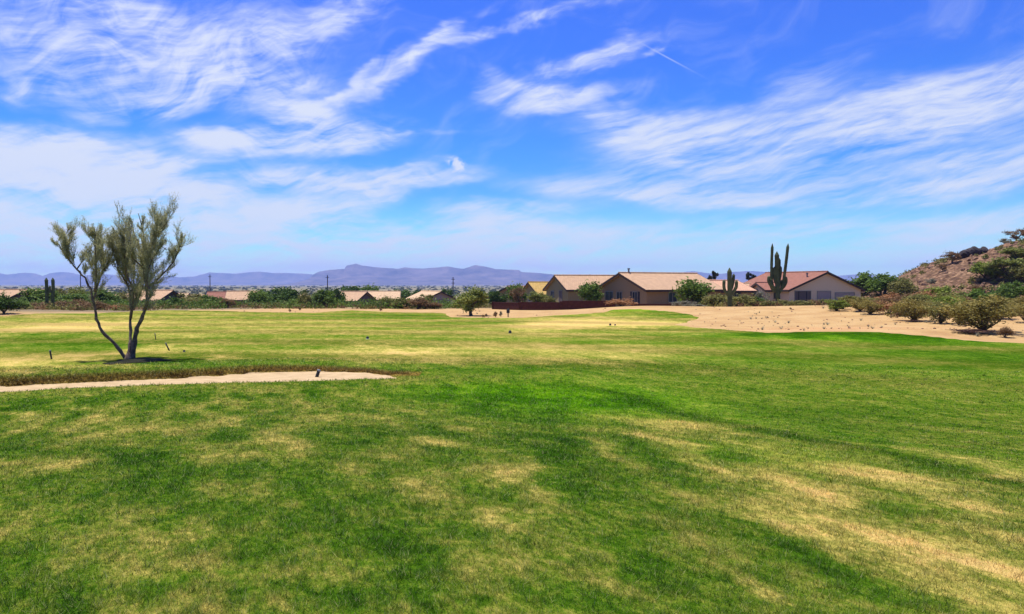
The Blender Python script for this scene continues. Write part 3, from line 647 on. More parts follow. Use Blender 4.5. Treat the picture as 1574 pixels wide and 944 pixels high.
PL = [
 # left edge belt
 ('dark2',5,76,44,452,'dark bush cut by the left edge of the photo',G1),('green2',28,84,34,462,'low green bush in front of the leftmost pink roof',G1),
 ('brown',50,93,40,466,'reddish brown dry bush left of the cactus pair',G1),('brown',74,94,34,464,'dry brown bush at the foot of the leftmost saguaro pair',G1),
 ('brown',98,93,38,463,'dry brown bush just right of the leftmost saguaro pair',G1),('brown',122,94,36,461,'rusty brown bush halfway between cactus pair and bare-stemmed tree',G1),
 ('brown',146,93,34,463,'rusty brown bush touching the left stem of the bare-stemmed tree',G1),('orange',176,95,22,468,'yellowish orange bush seen between the stems of the bare-stemmed tree',G1),
 ('green',60,132,52,441,'green tree directly behind the leftmost saguaro pair',G1),('olive',96,140,46,439,'pale olive tree top right of the leftmost saguaro pair',G1),
 ('palo',126,128,46,440,'yellowish green tree left of the bare-stemmed tree',G1),('green',112,118,54,450,'wide green bush tree above the rusty bushes',G1),
 ('green2',152,126,52,446,'green bush behind the left stem of the bare-stemmed tree',G1),('olive2',186,140,34,449,'olive bush behind the middle stem of the bare-stemmed tree',G1),
 ('dark',212,170,20,430,'dark narrow tree sticking up behind the crown of the bare-stemmed tree',G1),('dark2',271,110,22,457,'very dark bush right of the house seen through the bare-stemmed tree',G1),
 ('dark2',248,116,18,460,'small dark bush beside the low house seen through the bare-stemmed tree',G1),
 ('olive',295,150,60,448,'broad olive tree left of the small red roof',G1),('olive2',300,122,50,457,'low olive bush left of the small red roof',G1),('green2',318,124,30,455,'green bush touching the small red roof',G1),
 ('dark2',340,116,24,457,'dark bush between the red roof and the tan roof',G1),('browntree',350,108,26,458,'rusty brown shrub in front of the tan roof',G1),
 ('green',399,126,36,444,'green tree at the left end of the dark grove behind the sand',G1),('dark',428,138,52,440,'tallest dark tree in the grove behind the sand',G1),
 ('dark',452,132,40,443,'dark tree at the right end of the grove behind the sand',G1),('olive2',468,112,26,450,'brownish olive bush between dark grove and round green bush',G1),
 ('green2',497,108,38,447,'round light green bush left of the grey house with pink roof',G1),('dark',515,150,26,441,'dark tree behind the round light green bush',G1),
 ('dark',545,250,46,438,'dark tree rising behind the pink-roofed house',G1),('green',566,260,36,436.5,'green tree with a pointed top beside the pink-roofed house',G1),
 ('dark',620,232,42,443,'dark tree right of the widest tan roof',G1),('dark',645,240,26,444,'smaller dark tree left of the grey gabled house',G1),
 ('olive2',596,108,36,456,'olive bush hiding the wall under the widest tan roof',G1),('olive2',618,106,34,458,'yellowish brown bush right of the widest tan roof',G1),
 ('brown',642,104,40,458,'rust coloured bush left of the grey gabled house',G1),('olive',655,118,30,450,'olive small tree overlapping the left slope of the grey gable',G1),
 ('brown',668,104,26,465,'low rust bush under the arched window of the grey gable',G1),('dark',688,215,24,442,'dark tree behind the right slope of the grey gable',G1),
 ('palo',724,82,62,440,'yellow green airy tree standing alone on the sand near the red wall',G2),('dark',764,128,28,446,'dark tree right behind the lone yellow green tree',G2),
 ('green',795,128,34,434,'green tree in front of the triangular orange roof',G2),('browntree',798,124,26,440,'brownish twiggy tree beside the triangular orange roof',G2),
 ('palo',826,118,36,447,'pale green tree in front of the ochre roof behind the red wall',G2),('olive2',845,114,22,455,'olive bush behind the red wall below the ochre roof',G2),
 ('green',908,112,36,431,'green tree between the middle house and the largest house',G2),('hedge',892,104,20,462,'clipped dark dome shrub left of the tree between two houses',G2),
 ('hedge',934,101.5,27,461,'clipped dark dome shrub below the big gable wall',G2),
 ('green',1067,102,56,427,'bright green round tree at the right end of the largest house',G2),('grey',1041,99,20,463,'pale grey green bush left of the bright round tree',G2),
 ('grey',1058,97,26,462,'silvery bush at the foot of the bright round tree',G2),('grey',1075,92,26,469,'tan dry bush on the sand left of the smaller saguaro',G2),
 ('olive2',1101,97,46,452,'olive green bush left of the smaller saguaro',G2),('green2',1096,106,34,458,'green bush behind the smaller saguaro bush',G2),
 ('olive2',1142,97,44,453,'olive green bush right of the smaller saguaro',G2),('dark2',1164,106,22,455,'dark bush between the two large saguaros',G2),
 ('grey',1172,112,22,446,'grey flowering bush left of the tallest saguaro trunk',G2),
 ('olive2',1184,95,34,462,'low yellowish bush at the left foot of the tallest saguaro',G2),('creo2',1206,96,26,460,'low olive shrub at the right foot of the tallest saguaro',G2),
 ('olive2',1228,95,44,462,'olive shrub in front of the dark patio opening',G2),('brown',1252,97,32,461,'brownish shrub right of the dark patio opening',G2),
 ('creo2',1270,96,26,458,'twiggy shrub left of the bright green shrub by the beige house',G2),
 ('brightv',1286,76,34,459,'bright green shrub at the front of the sandy bank',G3),('creo2',1303,82,34,452,'airy olive shrub just behind the bright green shrub',G3),
 ('creo',1322,75,42,455,'creosote bush in front of the right corner of the beige house',G3),('creo2',1345,84,34,457,'olive bush right of the beige house corner',G3),
 ('green2',1326,146,56,422,'green tree top right behind the beige house roof',G3),('green2',1356,140,66,424,'broad green tree between the beige house and the hill',G3),('olive2',1386,134,44,428,'yellow green tree at the left foot of the hill',G3),
 ('orange',1372,92,46,449,'orange brown bush below the broad green tree',G3),('brown',1392,88,40,452,'rusty bush in the middle of the sandy bank scrub',G3),
 ('creo',1405,65,66,456,'creosote bush with its bare stems showing near the grass edge',G3),('creo',1388,70,34,464,'small creosote bush left of the bare-stemmed one',G3),
 ('bright',1440,96,52,438,'lime green bush at the foot of the hill',G3),('bright',1424,84,40,452,'yellow green bush behind the bare-stemmed creosote',G3),
 ('creo2',1432,72,46,460,'olive bush between the bare-stemmed and the largest creosote',G3),('orange',1465,92,30,458,'pale orange bush behind the left of the largest creosote',G3),
 ('creo',1512,49,112,449,'largest creosote bush with dark litter under it',G3),('brown',1546,45.6,32,503,'small dry brown shrub at the sand edge by the largest creosote',G3),
 ('creo',1474,60,36,466,'creosote bush at the left shoulder of the largest one',G3),
 ('creo',1578,62,50,452,'olive bush cut by the right edge of the photo',G3),('creo',1556,72,40,456,'olive bush between the largest creosote and the right edge',G3),
 ('grey',1352,92,24,464,'small pale bush on the sand right of the beige house',G3),
 ('creo2',1446,62,50,462,'airy olive bush at the grass side of the lime green mound',G3),('creo',1338,72,40,460,'creosote bush left of the rusty shrub on the bank',G3),('orange',1366,72,40,462,'orange tinged bush between two creosotes on the bank',G3),('creo2',1492,62,52,458,'airy bush touching the upper left of the largest creosote',G3),('bright',1462,74,44,454,'yellow green mound between the lime mound and the largest creosote',G3),
 ('brown',1362,80,40,458,'rusty shrub between the beige house corner and the small creosote bush',G3),('olive2',1410,82,44,452,'olive mound behind the bare-stemmed creosote bush',G3),
 ('olive2',1455,84,44,450,'wide olive mound right of the lime green bush',G3),('brown',1482,80,40,456,'rusty mound behind the left side of the largest creosote',G3),('creo2',1534,66,56,455,'airy olive bush directly behind the largest creosote',G3),
 ('orange',1420,90,40,446,'pale orange mound left of the lime green bush',G3),('green2',1500,100,50,446,'dark green mound behind the largest creosote at the hill foot',G3),('olive2',1308,92,40,456,'olive mound in front of the right window of the beige house',G3),
 ('bright',1296,78,22,464,'small lime shrub touching the bright green one',G3),('olive2',1380,76,40,466,'low olive shrub left of the small creosote bush',G3),('olive2',1118,100,60,455,'olive hedge-like bush behind the smaller saguaro trunk',G2),
]
for (k_, px, D, w, top, lab, g) in PL: plant(k_, px, D, w, top, lab, None, g)
plant('orange', 956, 93, 42, 0, 'salmon orange bush in front of the largest house', None, G2, h=.95)
for (k_, px, D, w, h, lab) in [
    ('browntree',1463,148,26,2.2,'greyish brown bush on the hill crest left of the black boulders'),('palo',1548,131,76,3.3,'large yellow green tree on the upper hill slope'),
    ('bright',1516,134,44,2.8,'yellow green bush on the hill slope below the black boulders'),('green2',1560,114,46,2.8,'dark bluish green bush low on the hill near the right edge'),
    ('dark2',1540,118,34,2.2,'small dark green bush low on the hill slope'),('browntree',1562,158,36,2.6,'bare brown bush on the hill crest at the right edge'),('grey',1545,160,18,1.2,'small grey bush on the crest just left of the bare brown one'),
    ('grey',1430,142,14,1.0,'tiny bush on the lower end of the hill crest'),('browntree',1448,146,16,1.4,'thin twiggy bush on the hill crest left part'),('brown',1500,128,26,1.2,'brown bush in the middle of the rocky slope'),
    ('olive2',1478,122,26,1.4,'olive bush low on the rocky slope'),('olive2',1568,128,40,2.6,'olive bush at mid height of the hill by the right edge'),('palo',1562,136,50,2.0,'yellow green bush just under the hill crest at the right'),
    ('brown',1418,132,20,1.0,'low brown bush at the left foot of the hill crest'),('grey',1530,120,22,1.2,'grey bush between two dark green ones on the hill')]:
    plant(k_, px, D, w, 0, lab, None, G4, h=h)
# small plants on the sand
for (k_, px, D, w, h, lab) in [('brown',762,78,9,.5,'small round brown bush left of the dark post on the sand'),('brown',747,80,6,.25,'tiny tuft on the sand near the lone tree'),
    ('brown',742,77.5,8,.25,'flat brown tuft at the grass edge near the lone tree'),('grey',770,79,6,.55,'thin grey twig bush beside the dark post'),
    ('litter',1500,47.6,80,.22,'flat dark brown litter under the largest creosote'),('litter',1405,64,26,.15,'thin dark litter under the bare-stemmed creosote'),
    ('brown',1215,79,5,.18,'tiny dry tuft on the bare sandy bank'),('grey',1180,70,4,.15,'tiny grey tuft on the sand near the grass edge'),
    ('brown',460,97,6,.35,'small tuft on the sand before the round green bush'),('brown',585,96,6,.35,'small tuft at the sand edge before the tan roofs'),('brown',445,92,5,.3,'tiny tuft at the grass edge before the dark grove')]:
    o = plant(k_, px, D, w, 0, lab, None, 'small tufts on the sand', h=h)
# thin dark trees on the skyline behind the roofs
def skyline_tree(px, D, top, wpx, lab):
    x = (px-787)/F*D; z0 = surf(x, D); h = EYE - z0 + (HV-top)*D/F; w = wpx*D/F
    o = empty('tree', (x, D, z0), rnd.uniform(0, 6)); tag(o, lab, 'tree', 'tall dark trees behind the roofs')
    b_ = MB(); b_.tube([(0,0,-.3),(.1,0,h*.5),(0,0,h*.8)], [.25,.2,.12], 7); 
    P, sh, cs = crown_points(700, 14, 'airy'); P = P*np.array([w*.45, w*.45, h*.17]) + np.array([0,0,h*.82])
    for c_ in cs[:8]: b_.tube([(0,0,h*.66), (c_[0]*w*.4, c_[1]*w*.4, h*.8+c_[2]*h*.15)], [.08,.03], 4, cap=False)
    b_.build('trunk', M['darkbark'], o)
    V, Fc = leaves(P, .3); me = np_mesh('crown', V, Fc, {'shade': np.repeat(sh, 4)}); link('crown', me, LEAF['darkairy_m'], o)
LEAF['darkairy_m'] = leaf_mat('skyline_leaf', (.035,.045,.03), (.10,.10,.06))
skyline_tree(1099, 175, 415, 11, 'tall thin dark tree left of the smaller saguaro on the skyline'); skyline_tree(1091, 178, 423, 9, 'lower dark tree beside the tall thin one on the skyline')
skyline_tree(1151, 180, 418, 11, 'round topped dark tree between the two saguaros, left half'); skyline_tree(1158, 182, 420, 10, 'round topped dark tree between the two saguaros, right half'); skyline_tree(1180, 172, 419, 12, 'dark twiggy tree touching the left of the tallest saguaro')

# ------------------------------------------------------------------ hero palo verde
def hero_tree():
    D = 33.6; bx = (198-787)/F*D; z0 = Tz(bx, D)
    root = empty('palo_verde_tree', (bx, D, z0)); tag(root, 'thin grey green desert tree with several bare stems standing alone on the turf', 'tree')
    rr_ = random.Random(5); dz = z0 - (EYE - (555-HV)/F*D)
    def P(zx, zy, dy=0):
        px = 60+zx/3.373; py = 300+zy/3.373
        return Vector(((px-787)/F*D - bx, dy, EYE-(py-HV)/F*D - z0 + dz*.0))
    limbs = [
     ([(425,460,.55),(402,385,.2),(390,300,0),(396,215,0)], .035, .010),([(345,400,-.3),(362,330,.2),(384,250,.4),(388,185,.4)], .030, .009),([(430,440,.6),(438,350,.2),(432,270,0),(440,150,-.1)], .035, .010),([(560,380,-.3),(535,330,-.8),(530,240,-.9),(540,120,-.9)], .035, .010),
     ([(456,866,0),(432,825,-.05),(400,770,-.15),(345,705,-.35),(326,640,-.45),(316,560,-.5),(302,490,-.5),(272,430,-.5),(235,385,-.55),(198,338,-.6),(165,290,-.6),(142,255,-.65),(108,240,-.7)], .085, .014),
     ([(316,540,-.5),(332,450,-.35),(345,390,-.2),(336,340,-.1),(312,280,0),(292,215,.1),(296,150,.1)], .042, .010),
     ([(318,500,-.45),(345,420,-.7),(350,330,-.9),(355,240,-.9),(352,160,-.95)], .05, .012),
     ([(468,860,0),(458,820,.1),(454,760,.3),(441,680,.5),(442,600,.6),(436,520,.6),(425,450,.6),(402,400,.6),(375,345,.7),(368,260,.7),(360,170,.75)], .085, .012),
     ([(442,600,.6),(455,530,.9),(430,450,1.1),(425,370,1.2),(415,280,1.3),(412,180,1.3)], .045, .010),
     ([(441,640,.55),(470,560,.3),(480,490,.1),(452,400,0),(450,300,-.1),(452,210,-.1),(470,120,-.1)], .06, .012),
     ([(472,862,0),(488,800,0),(498,740,-.05),(512,690,-.1),(540,640,-.2),(568,585,-.3),(580,520,-.35),(576,460,-.35),(566,400,-.35),(570,330,-.3),(568,260,-.25),(552,170,-.2),(522,62,-.2)], .12, .012),
     ([(566,590,-.3),(592,545,-.5),(620,510,-.6),(600,470,-.7),(612,400,-.8),(640,330,-.9),(690,270,-1),(735,300,-1)], .06, .01),
     ([(580,480,-.35),(606,440,.1),(640,390,.4),(682,330,.5),(705,260,.6),(722,225,.6)], .055, .01),
     ([(568,380,-.3),(600,310,-.5),(632,240,-.6),(650,180,-.65),(652,108,-.7)], .05, .01),
     ([(640,215,-.6),(675,175,-.6),(722,128,-.65)], .025, .008),
     ([(570,340,-.3),(530,280,0),(495,220,.2),(470,160,.3),(478,100,.3)], .045, .01),
     ([(572,300,-.3),(590,220,.3),(600,150,.4),(592,95,.4)], .04, .01),
     ([(576,470,-.35),(540,440,.3),(515,410,.5),(500,375,.5)], .035, .01),
     ([(470,560,.3),(495,500,.6),(505,450,.7),(500,400,.7)], .04, .01),
     ([(235,385,-.55),(250,330,-.2),(262,290,0)], .03, .008),([(198,338,-.6),(210,270,-.8),(215,215,-.8)], .03, .008),([(170,300,-.6),(160,230,-.3),(158,170,-.3)], .028, .008),
     ([(440,500,.6),(470,440,1.0),(478,370,1.2),(500,300,1.3)], .035, .01),
    ]
    wood = MB(); twigs = MB(); LP = []; LD = []
    def polyrefine(pts):
        out = []
        for a, b in zip(pts, pts[1:]):
            for k in range(3):
                q = a.lerp(b, k/3); out.append(q + (Vector((rr_.gauss(0,1), rr_.gauss(0,1), 0))*.012 if out else Vector()))
        out.append(pts[-1]); return out
    def p_top(pts): return True
    def twig(p, d, L, lvl):
        n = 4; pts = [p]; q = p.copy(); dd = d.copy()
        for i in range(n):
            dd = (dd + Vector((rr_.gauss(0,.14), rr_.gauss(0,.14), rr_.gauss(.09,.08)))).normalized(); q = q + dd*L/n; pts.append(q.copy())
        r = .009 if lvl == 0 else .0045
        twigs.tube(pts, [r, r*.8, r*.65, r*.5, r*.3], 3, cap=False)
        if lvl < 2:
            for i in range(1, n+1):
                for _ in range(2):
                    nd_ = (dd + Vector((rr_.gauss(0,.38), rr_.gauss(0,.38), rr_.gauss(.12,.22)))).normalized()
                    twig(pts[i], nd_, L*rr_.uniform(.4,.7), lvl+1)
        else:
            for i in range(1, n+1):
                for _ in range(2):
                    LP.append(pts[i] + Vector((rr_.gauss(0,.02), rr_.gauss(0,.02), rr_.gauss(0,.03)))); LD.append((dd + Vector((rr_.gauss(0,.5), rr_.gauss(0,.5), rr_.gauss(0,.4)))).normalized())
    for pts, r0, r1 in limbs:
        q = polyrefine([P(*p) for p in pts]); q = q[:-1]; n = len(q)
        rad = [r0 + (r1-r0)*(i/(n-1))**.75 for i in range(n)]
        wood.tube(q, [v*(1+.12*math.sin(i*1.7)) for i, v in enumerate(rad)], 9)
        for i, p in enumerate(q[:-2] if p_top(pts) else q):
            if p.z < 1.7: continue
            f = min(1, (p.z-1.7)/1.8)
            cnt = 1 if rr_.random() < .25+.6*f else 0
            if f > .75 and rr_.random() < .35: cnt += 1
            if i == n-1: cnt = 2
            d0 = (q[min(i+1, n-1)]-q[max(i-1, 0)]).normalized()
            for _ in range(cnt):
                d = (d0 + Vector((rr_.gauss(0,.50), rr_.gauss(0,.5), rr_.gauss(.12,.2)))).normalized()
                twig(p, d, rr_.uniform(.32,.78)*(.45 if i > n*.74 else 1), 0)
    # root flare
    wood.tube([(-.03,0,-.15),(0,0,.05),(0,0,.25)], [.25,.19,.11], 10)
    wood.build('trunk', M['bark'], root, True)
    LPn = np.array([tuple(v) for v in LP]); LDn = np.array([tuple(v) for v in LD]); n = len(LPn)
    side = np.cross(LDn, rng.normal(size=(n,3))); side /= np.linalg.norm(side, axis=1)[:,None]
    L = rng.uniform(.03,.065,(n,1)); w = rng.uniform(.010,.020,(n,1))
    V = np.stack([LPn-LDn*L/2, LPn+side*w/2, LPn+LDn*L/2, LPn-side*w/2], 1).reshape(-1, 3); Fq = np.arange(4*n).reshape(-1, 4)
    tv = np.array([tuple(v) for v in twigs.V]); tf = np.array(twigs.F) + len(V)
    sh = np.r_[np.repeat(rng.uniform(0, 1, n), 4), np.full(len(tv), .25)]
    me = np_mesh('crown', np.r_[V, tv], np.r_[Fq, tf], {'shade': sh}); link('crown', me, LEAF['palo_hero'], root)
    print('hero leaves', n)
hero_tree()
def trunk_shade():  # low dark disc: the trunk's shadow and the pit, put in as colour
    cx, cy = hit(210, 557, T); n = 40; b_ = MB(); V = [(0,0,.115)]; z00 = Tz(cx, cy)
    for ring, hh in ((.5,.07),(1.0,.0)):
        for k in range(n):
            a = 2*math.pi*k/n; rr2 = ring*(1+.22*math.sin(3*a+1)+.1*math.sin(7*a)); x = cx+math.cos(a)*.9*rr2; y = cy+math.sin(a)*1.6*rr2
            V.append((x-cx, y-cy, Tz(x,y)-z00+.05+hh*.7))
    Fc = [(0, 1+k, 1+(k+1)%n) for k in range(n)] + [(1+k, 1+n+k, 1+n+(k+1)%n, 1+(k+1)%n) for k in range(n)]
    b_.add(V, Fc); o = b_.build('shade_patch', M['trunk_shade'], None, True); o.location = (cx, cy, z00); tag(o, 'dark patch painted for the trunk shadow and pit at the foot of the bare-stemmed tree', 'trunk_shade')
M['trunk_shade'] = plain_mat('painted_shade', (.022,.022,.012), 1, .6, 14, .8, .05)
trunk_shade()

# ------------------------------------------------------------------ saguaros
def saguaro(label, D, trunk, arms, group='large saguaro cacti'):
    """polylines in photo pixels with radius px; built at its own distance"""
    bx = (trunk[0][0][0]-787)/F*D; z0 = surf(bx, D)
    root = empty('saguaro', (bx, D, z0)); tag(root, label, 'cactus', group)
    def mk(name, pts, r, dy):
        q = [Vector(((a-787)/F*D-bx, dy if i else 0, EYE-(b-HV)/F*D-z0)) for i, (a, b) in enumerate(pts)]
        out = []
        for a, b in zip(q, q[1:]):
            for k in range(5): out.append(a.lerp(b, k/5))
        out.append(q[-1]); n = len(out)
        # round the bends
        for _ in range(2): out = [out[0]] + [(out[i-1]+out[i]*2+out[i+1])/4 for i in range(1, n-1)] + [out[-1]]
        rm = r/F*D; rad = []
        L = [0]
        for a, b in zip(out, out[1:]): L.append(L[-1]+(b-a).length)
        for i in range(n):
            e = (L[-1]-L[i])/rm; s_ = L[i]/rm
            v = rm*(math.sqrt(max(0.03, 1-(1-min(e/1.3, 1))**2))); v *= .72+.28*min(s_/3, 1)
            rad.append(v*rnd.uniform(.96, 1.04))
        d_end = (out[-1]-out[-2]).normalized(); out += [out[-1]+d_end*rm*.1]; rad.append(rm*.05)
        b_ = MB(); b_.tube(out, rad, 22, rib=.16); b_.build(name, M['cactus'], root, False)
    pts, r = trunk; 
    if pts[0][1] is None: pts = [(pts[0][0], HV+(EYE-z0)/D*F+1)] + list(pts[1:])
    mk('stem', pts, r, 0)
    for i, (ap, ar) in enumerate(arms): mk('arm', ap, ar, rnd.uniform(-.25, .25))
saguaro('smaller saguaro with two short upturned arms standing on the edge of the sand', 91,
    ([(1121,None),(1122,462),(1121.5,440),(1121,412)], 3.6),
    [([(1120,455),(1114,447),(1112.5,440),(1113,430)],2.4), ([(1122,455),(1128,448),(1132,441),(1132,431)],2.5), ([(1122,450),(1126,441),(1128,432),(1128.5,421)],2.3)])
saguaro('tallest saguaro with two long upright arms and many stubby ones, by the beige house', 99,
    ([(1196,None),(1196,462),(1195,445),(1194,415),(1193.5,387)], 3.4),
    [([(1195,452),(1189,444),(1186,432),(1186,405),(1187,374.5)],2.2), ([(1197,452),(1203,440),(1204.5,425),(1207.5,400),(1210,375)],2.3),
     ([(1195,448),(1198,435),(1198,415),(1197.5,396)],2.6), ([(1195,446),(1184,439),(1180.5,432),(1181,424)],2.6), ([(1196,448),(1205,440),(1208,433),(1207,425)],2.5),
     ([(1195,440),(1199,428),(1200.5,419),(1200,409)],1.9), ([(1195,450),(1188,446),(1184,438),(1184.5,428)],2.2), ([(1195,440),(1191,430),(1190,420),(1190.5,410)],2.4), ([(1196,452),(1201,446),(1203,440),(1202.5,430)],2.3)])
saguaro('leftmost saguaro, a single bare column above the brown bushes', 92, ([(72,None),(72,462),(72,445),(71.5,427)], 2.5), [([(72,456),(75.5,450),(76,446),(76,441)],1.4)], 'twin saguaros at the left')
saguaro('saguaro column just right of its leftmost twin, reaching the ground', 90, ([(81,None),(81,462),(82,445),(81.5,427)], 2.5), [([(81,452),(78,447),(77.8,443),(78,439)],1.4)], 'twin saguaros at the left')

# ------------------------------------------------------------------ houses
RF = {'pink': roof_mat('pink_tile', (.44,.28,.165)), 'tan': roof_mat('tan_tile', (.50,.34,.20)), 'ochre': roof_mat('ochre_tile', (.42,.27,.08)), 'red': roof_mat('red_tile', (.25,.11,.075)), 'orange': roof_mat('orange_tile', (.50,.285,.175))}
WL = {'brown': plain_mat('brown_stucco', (.27,.18,.10), .95, .08, 6, .3), 'olive': plain_mat('olive_stucco', (.29,.215,.10), .95, .08, 6, .3), 'beige': plain_mat('beige_stucco', (.68,.48,.30), .95, .06, 6, .3),
      'grey': plain_mat('grey_stucco', (.34,.25,.22), .95, .08, 6, .3), 'dark': plain_mat('dark_stucco', (.13,.095,.085), .95, .1, 6, .3), 'peach': plain_mat('peach_stucco', (.42,.27,.16), .95, .08, 6, .3)}
def house(name, label, px, D, az_deg, Wd, L, hw, rise, wall, roof, base=None, holes=(), vents=(), over=.45, corner=False):
    """origin: middle of the near gable end; ridge runs along local +x"""
    x = (px-787)/F*D; z0 = surf(x, D) if base is None else base
    root = empty(name, (x, D, z0), R(az_deg)); tag(root, label, 'house', 'single-storey desert houses')
    h2 = Wd/2
    b_ = MB(); V = [(0,-h2,-.6),(0,h2,-.6),(0,h2,hw),(0,0,hw+rise),(0,-h2,hw)]; V = V + [(L, v[1], v[2]) for v in V]
    b_.add(V, [(0,4,3,2,1),(5,6,7,8,9),(0,1,6,5),(1,2,7,6),(2,3,8,7),(3,4,9,8),(4,0,5,9)]); b_.build('wall', WL[wall], root)
    k = rise/h2; e = h2+over; th = .16; b_ = MB()
    for s in (-1, 1):
        z_e = hw - over*k + .03; z_r = hw+rise+.03
        P_ = [(-over, 0, z_r),(L+over, 0, z_r),(L+over, s*e, z_e),(-over, s*e, z_e)]
        q = P_ + [(p[0], p[1], p[2]+th) for p in P_]
        b_.hexa(q if s < 0 else [q[3],q[2],q[1],q[0],q[7],q[6],q[5],q[4]])
    ro = b_.build('roof', RF[roof], root)
    b_ = MB(); b_.tube([(-over-.02,0,hw+rise+.2),(L+over+.02,0,hw+rise+.2)], .13, 8); b_.build('ridge_cap', RF[roof], ro)
    # fascia boards on both gable ends and both eaves
    b_ = MB()
    for xx in (-over-.05, L+over+.003):
        for s in (-1, 1):
            ze = hw-over*k-.12; zr = hw+rise-.10
            b_.hexa([(xx,0,zr),(xx+.045,0,zr),(xx+.045,s*e,ze),(xx,s*e,ze),(xx,0,zr+.30),(xx+.045,0,zr+.30),(xx+.045,s*e,ze+.30),(xx,s*e,ze+.30)])
    for s in (-1, 1):
        y0, y1 = (s*(e+.003), s*(e+.045)); b_.box(-over, L+over, min(y0,y1), max(y0,y1), hw-over*k-.10, hw-over*k+.16)
    b_.build('fascia', M['trim'], root)
    for (vx, vy) in vents:
        zz = hw+rise*(1-abs(vy)/h2); v_ = MB(); v_.tube([(vx,vy,zz),(vx,vy,zz+.65)], .11, 8); v_.tube([(vx,vy,zz+.651),(vx,vy,zz+.8)], .18, 8); v_.build('vent', M['metal'], ro)
    # openings: (side, centre, z0, width, height, kind)   side 'g' gable (local y), 'f' front long side y=-h2, 'r' y=+h2
    for (side, c_, zb, w, h, kd) in holes:
        def bx(m_, a0, a1, z_0, z_1, d0, d1):
            if side == 'g': m_.box(-d1, -d0, a0, a1, z_0, z_1)
            elif side == 'f': m_.box(a0, a1, -h2-d1, -h2-d0, z_0, z_1)
            else: m_.box(a0, a1, h2+d0, h2+d1, z_0, z_1)
        fr = MB(); t_ = .065
        bx(fr, c_-w/2-t_, c_-w/2, zb-t_, zb+h+t_, .002, .09); bx(fr, c_+w/2, c_+w/2+t_, zb-t_, zb+h+t_, .002, .09)
        bx(fr, c_-w/2, c_+w/2, zb+h, zb+h+t_, .002, .09); bx(fr, c_-w/2, c_+w/2, zb-t_, zb, .002, .12)
        if kd in ('window', 'shutter'):
            bx(fr, c_-.025, c_+.025, zb, zb+h, .012, .06)
        if kd in ('window', 'shutter', 'patio'):
            f = fr.build('window' if kd != 'patio' else 'patio_opening', M['frame'], root)
            g = MB(); bx(g, c_-w/2, c_+w/2, zb, zb+h, .001, .008); g.build('pane', M['glass'] if kd != 'patio' else WL['dark'], f)
            if kd == 'shutter':
                for s in (-1, 1):
                    g = MB(); a = c_+s*(w/2+t_+.22); bx(g, a-.2, a+.2, zb-.05, zb+h+.05, .003, .05); g.build('shutter', M['darkframe'], f)
            if kd == 'patio':
                for s in (-.25, .25):
                    g = MB(); bx(g, c_+s*w-.02*w, c_+s*w+.02*w, zb, zb+h, .01, .05); g.build('post', M['darkframe'], f)
        elif kd == 'door':
            f = fr.build('door_frame', M['frame'], root); g = MB(); bx(g, c_-w/2, c_+w/2, zb, zb+h, .001, .04); g.build('door', WL['dark'], f)
        elif kd == 'blind':
            f = fr.build('window', M['frame'], root); g = MB(); bx(g, c_-w/2, c_+w/2, zb, zb+h, .001, .03); g.build('blind', WL['grey'], f)
    return root
# largest house: near corner at px 994; gable centre ~ px 955
house('house', 'largest house, brown gable with pink tile roof behind the orange bush', 955, 111.6, 30, 10.4, 12.6, 2.35, 2.0, 'brown', 'pink', -.05,
      [('g',2.6,.9,1.7,1.15,'window'),('g',.35,.55,1.1,1.45,'window'),('g',-2.9,.45,.95,1.6,'shutter'),('f',4.2,.8,1.3,1.2,'window'),('f',8.6,.8,1.3,1.2,'window')], [(5,1.5),(1.2,0.0)])
house('house', 'lower rear wing with orange pink roof behind the bright green round tree', 1076, 122, 14, 10, 5.5, 2.0, 1.3, 'peach', 'orange', .05, [('f',3,.8,1.2,1.1,'window')])
house('house', 'middle house with small brown gable and pink roof above the red wall', 856, 132.5, 19, 9.0, 13, 2.2, 2.0, 'olive', 'pink', 0.0,
      [('g',-1.6,.3,1.2,1.7,'door'),('g',1.8,.8,1.3,1.1,'window'),('f',3.5,.8,1.4,1.1,'window')], [(6,1.0)])
house('house', 'narrow house with ochre roof and dark gable edge left of the middle house', 815, 153, 21, 8.4, 9, 2.2, 2.0, 'olive', 'ochre', -1.0, [('g',0,.9,1.3,1.1,'window')])
house('house', 'house with a triangular orange roof behind the green tree', 782, 172, 62, 9, 9, 2.4, 2.0, 'brown', 'orange', -2.0, [])
house('house', 'small grey gabled house with an arched pale window at the centre left', 677, 176, 118, 7.0, 10, 2.0, 1.5, 'grey', 'tan', -2.15, [('g',0,.7,1.6,1.2,'blind')])
house('house', 'house with the widest tan roof, long side towards the fairway', 556, 200, 6, 9.5, 8.6, 2.2, 1.7, 'grey', 'tan', -2.75, [('f',3,.8,1.3,1.1,'window'),('f',6,.8,1.3,1.1,'window')])
house('house', 'small house with pink roof left of the widest tan roof', 524, 176, -24, 6.6, 6, 2.0, 1.6, 'dark', 'pink', -2.3, [('f',3,.8,1.2,1,'window')])
house('house', 'house with a tan pink roof behind the sand left of the dark grove', 352, 172, 12, 7, 5.6, 2.0, 1.5, 'dark', 'pink', -2.1, [('f',3,.7,1.2,1.1,'blind')])
house('house', 'tiny house with a red roof left of the dark bush', 322, 190, 8, 6, 3.6, 1.9, 1.5, 'dark', 'red', -2.3)
house('house', 'low dark house with a pink roof seen through the bare-stemmed tree', 207, 150, -10, 8, 7, 1.9, 1.5, 'dark', 'pink', -1.65, [('f',3.5,.7,1.5,1.1,'window')])
house('house', 'leftmost house, dark gable in front of a wide pink roof', 35, 150, 92, 5.4, 7, 1.6, 1.3, 'dark', 'red', -1.4, [('g',0,.6,1.2,1,'window')])
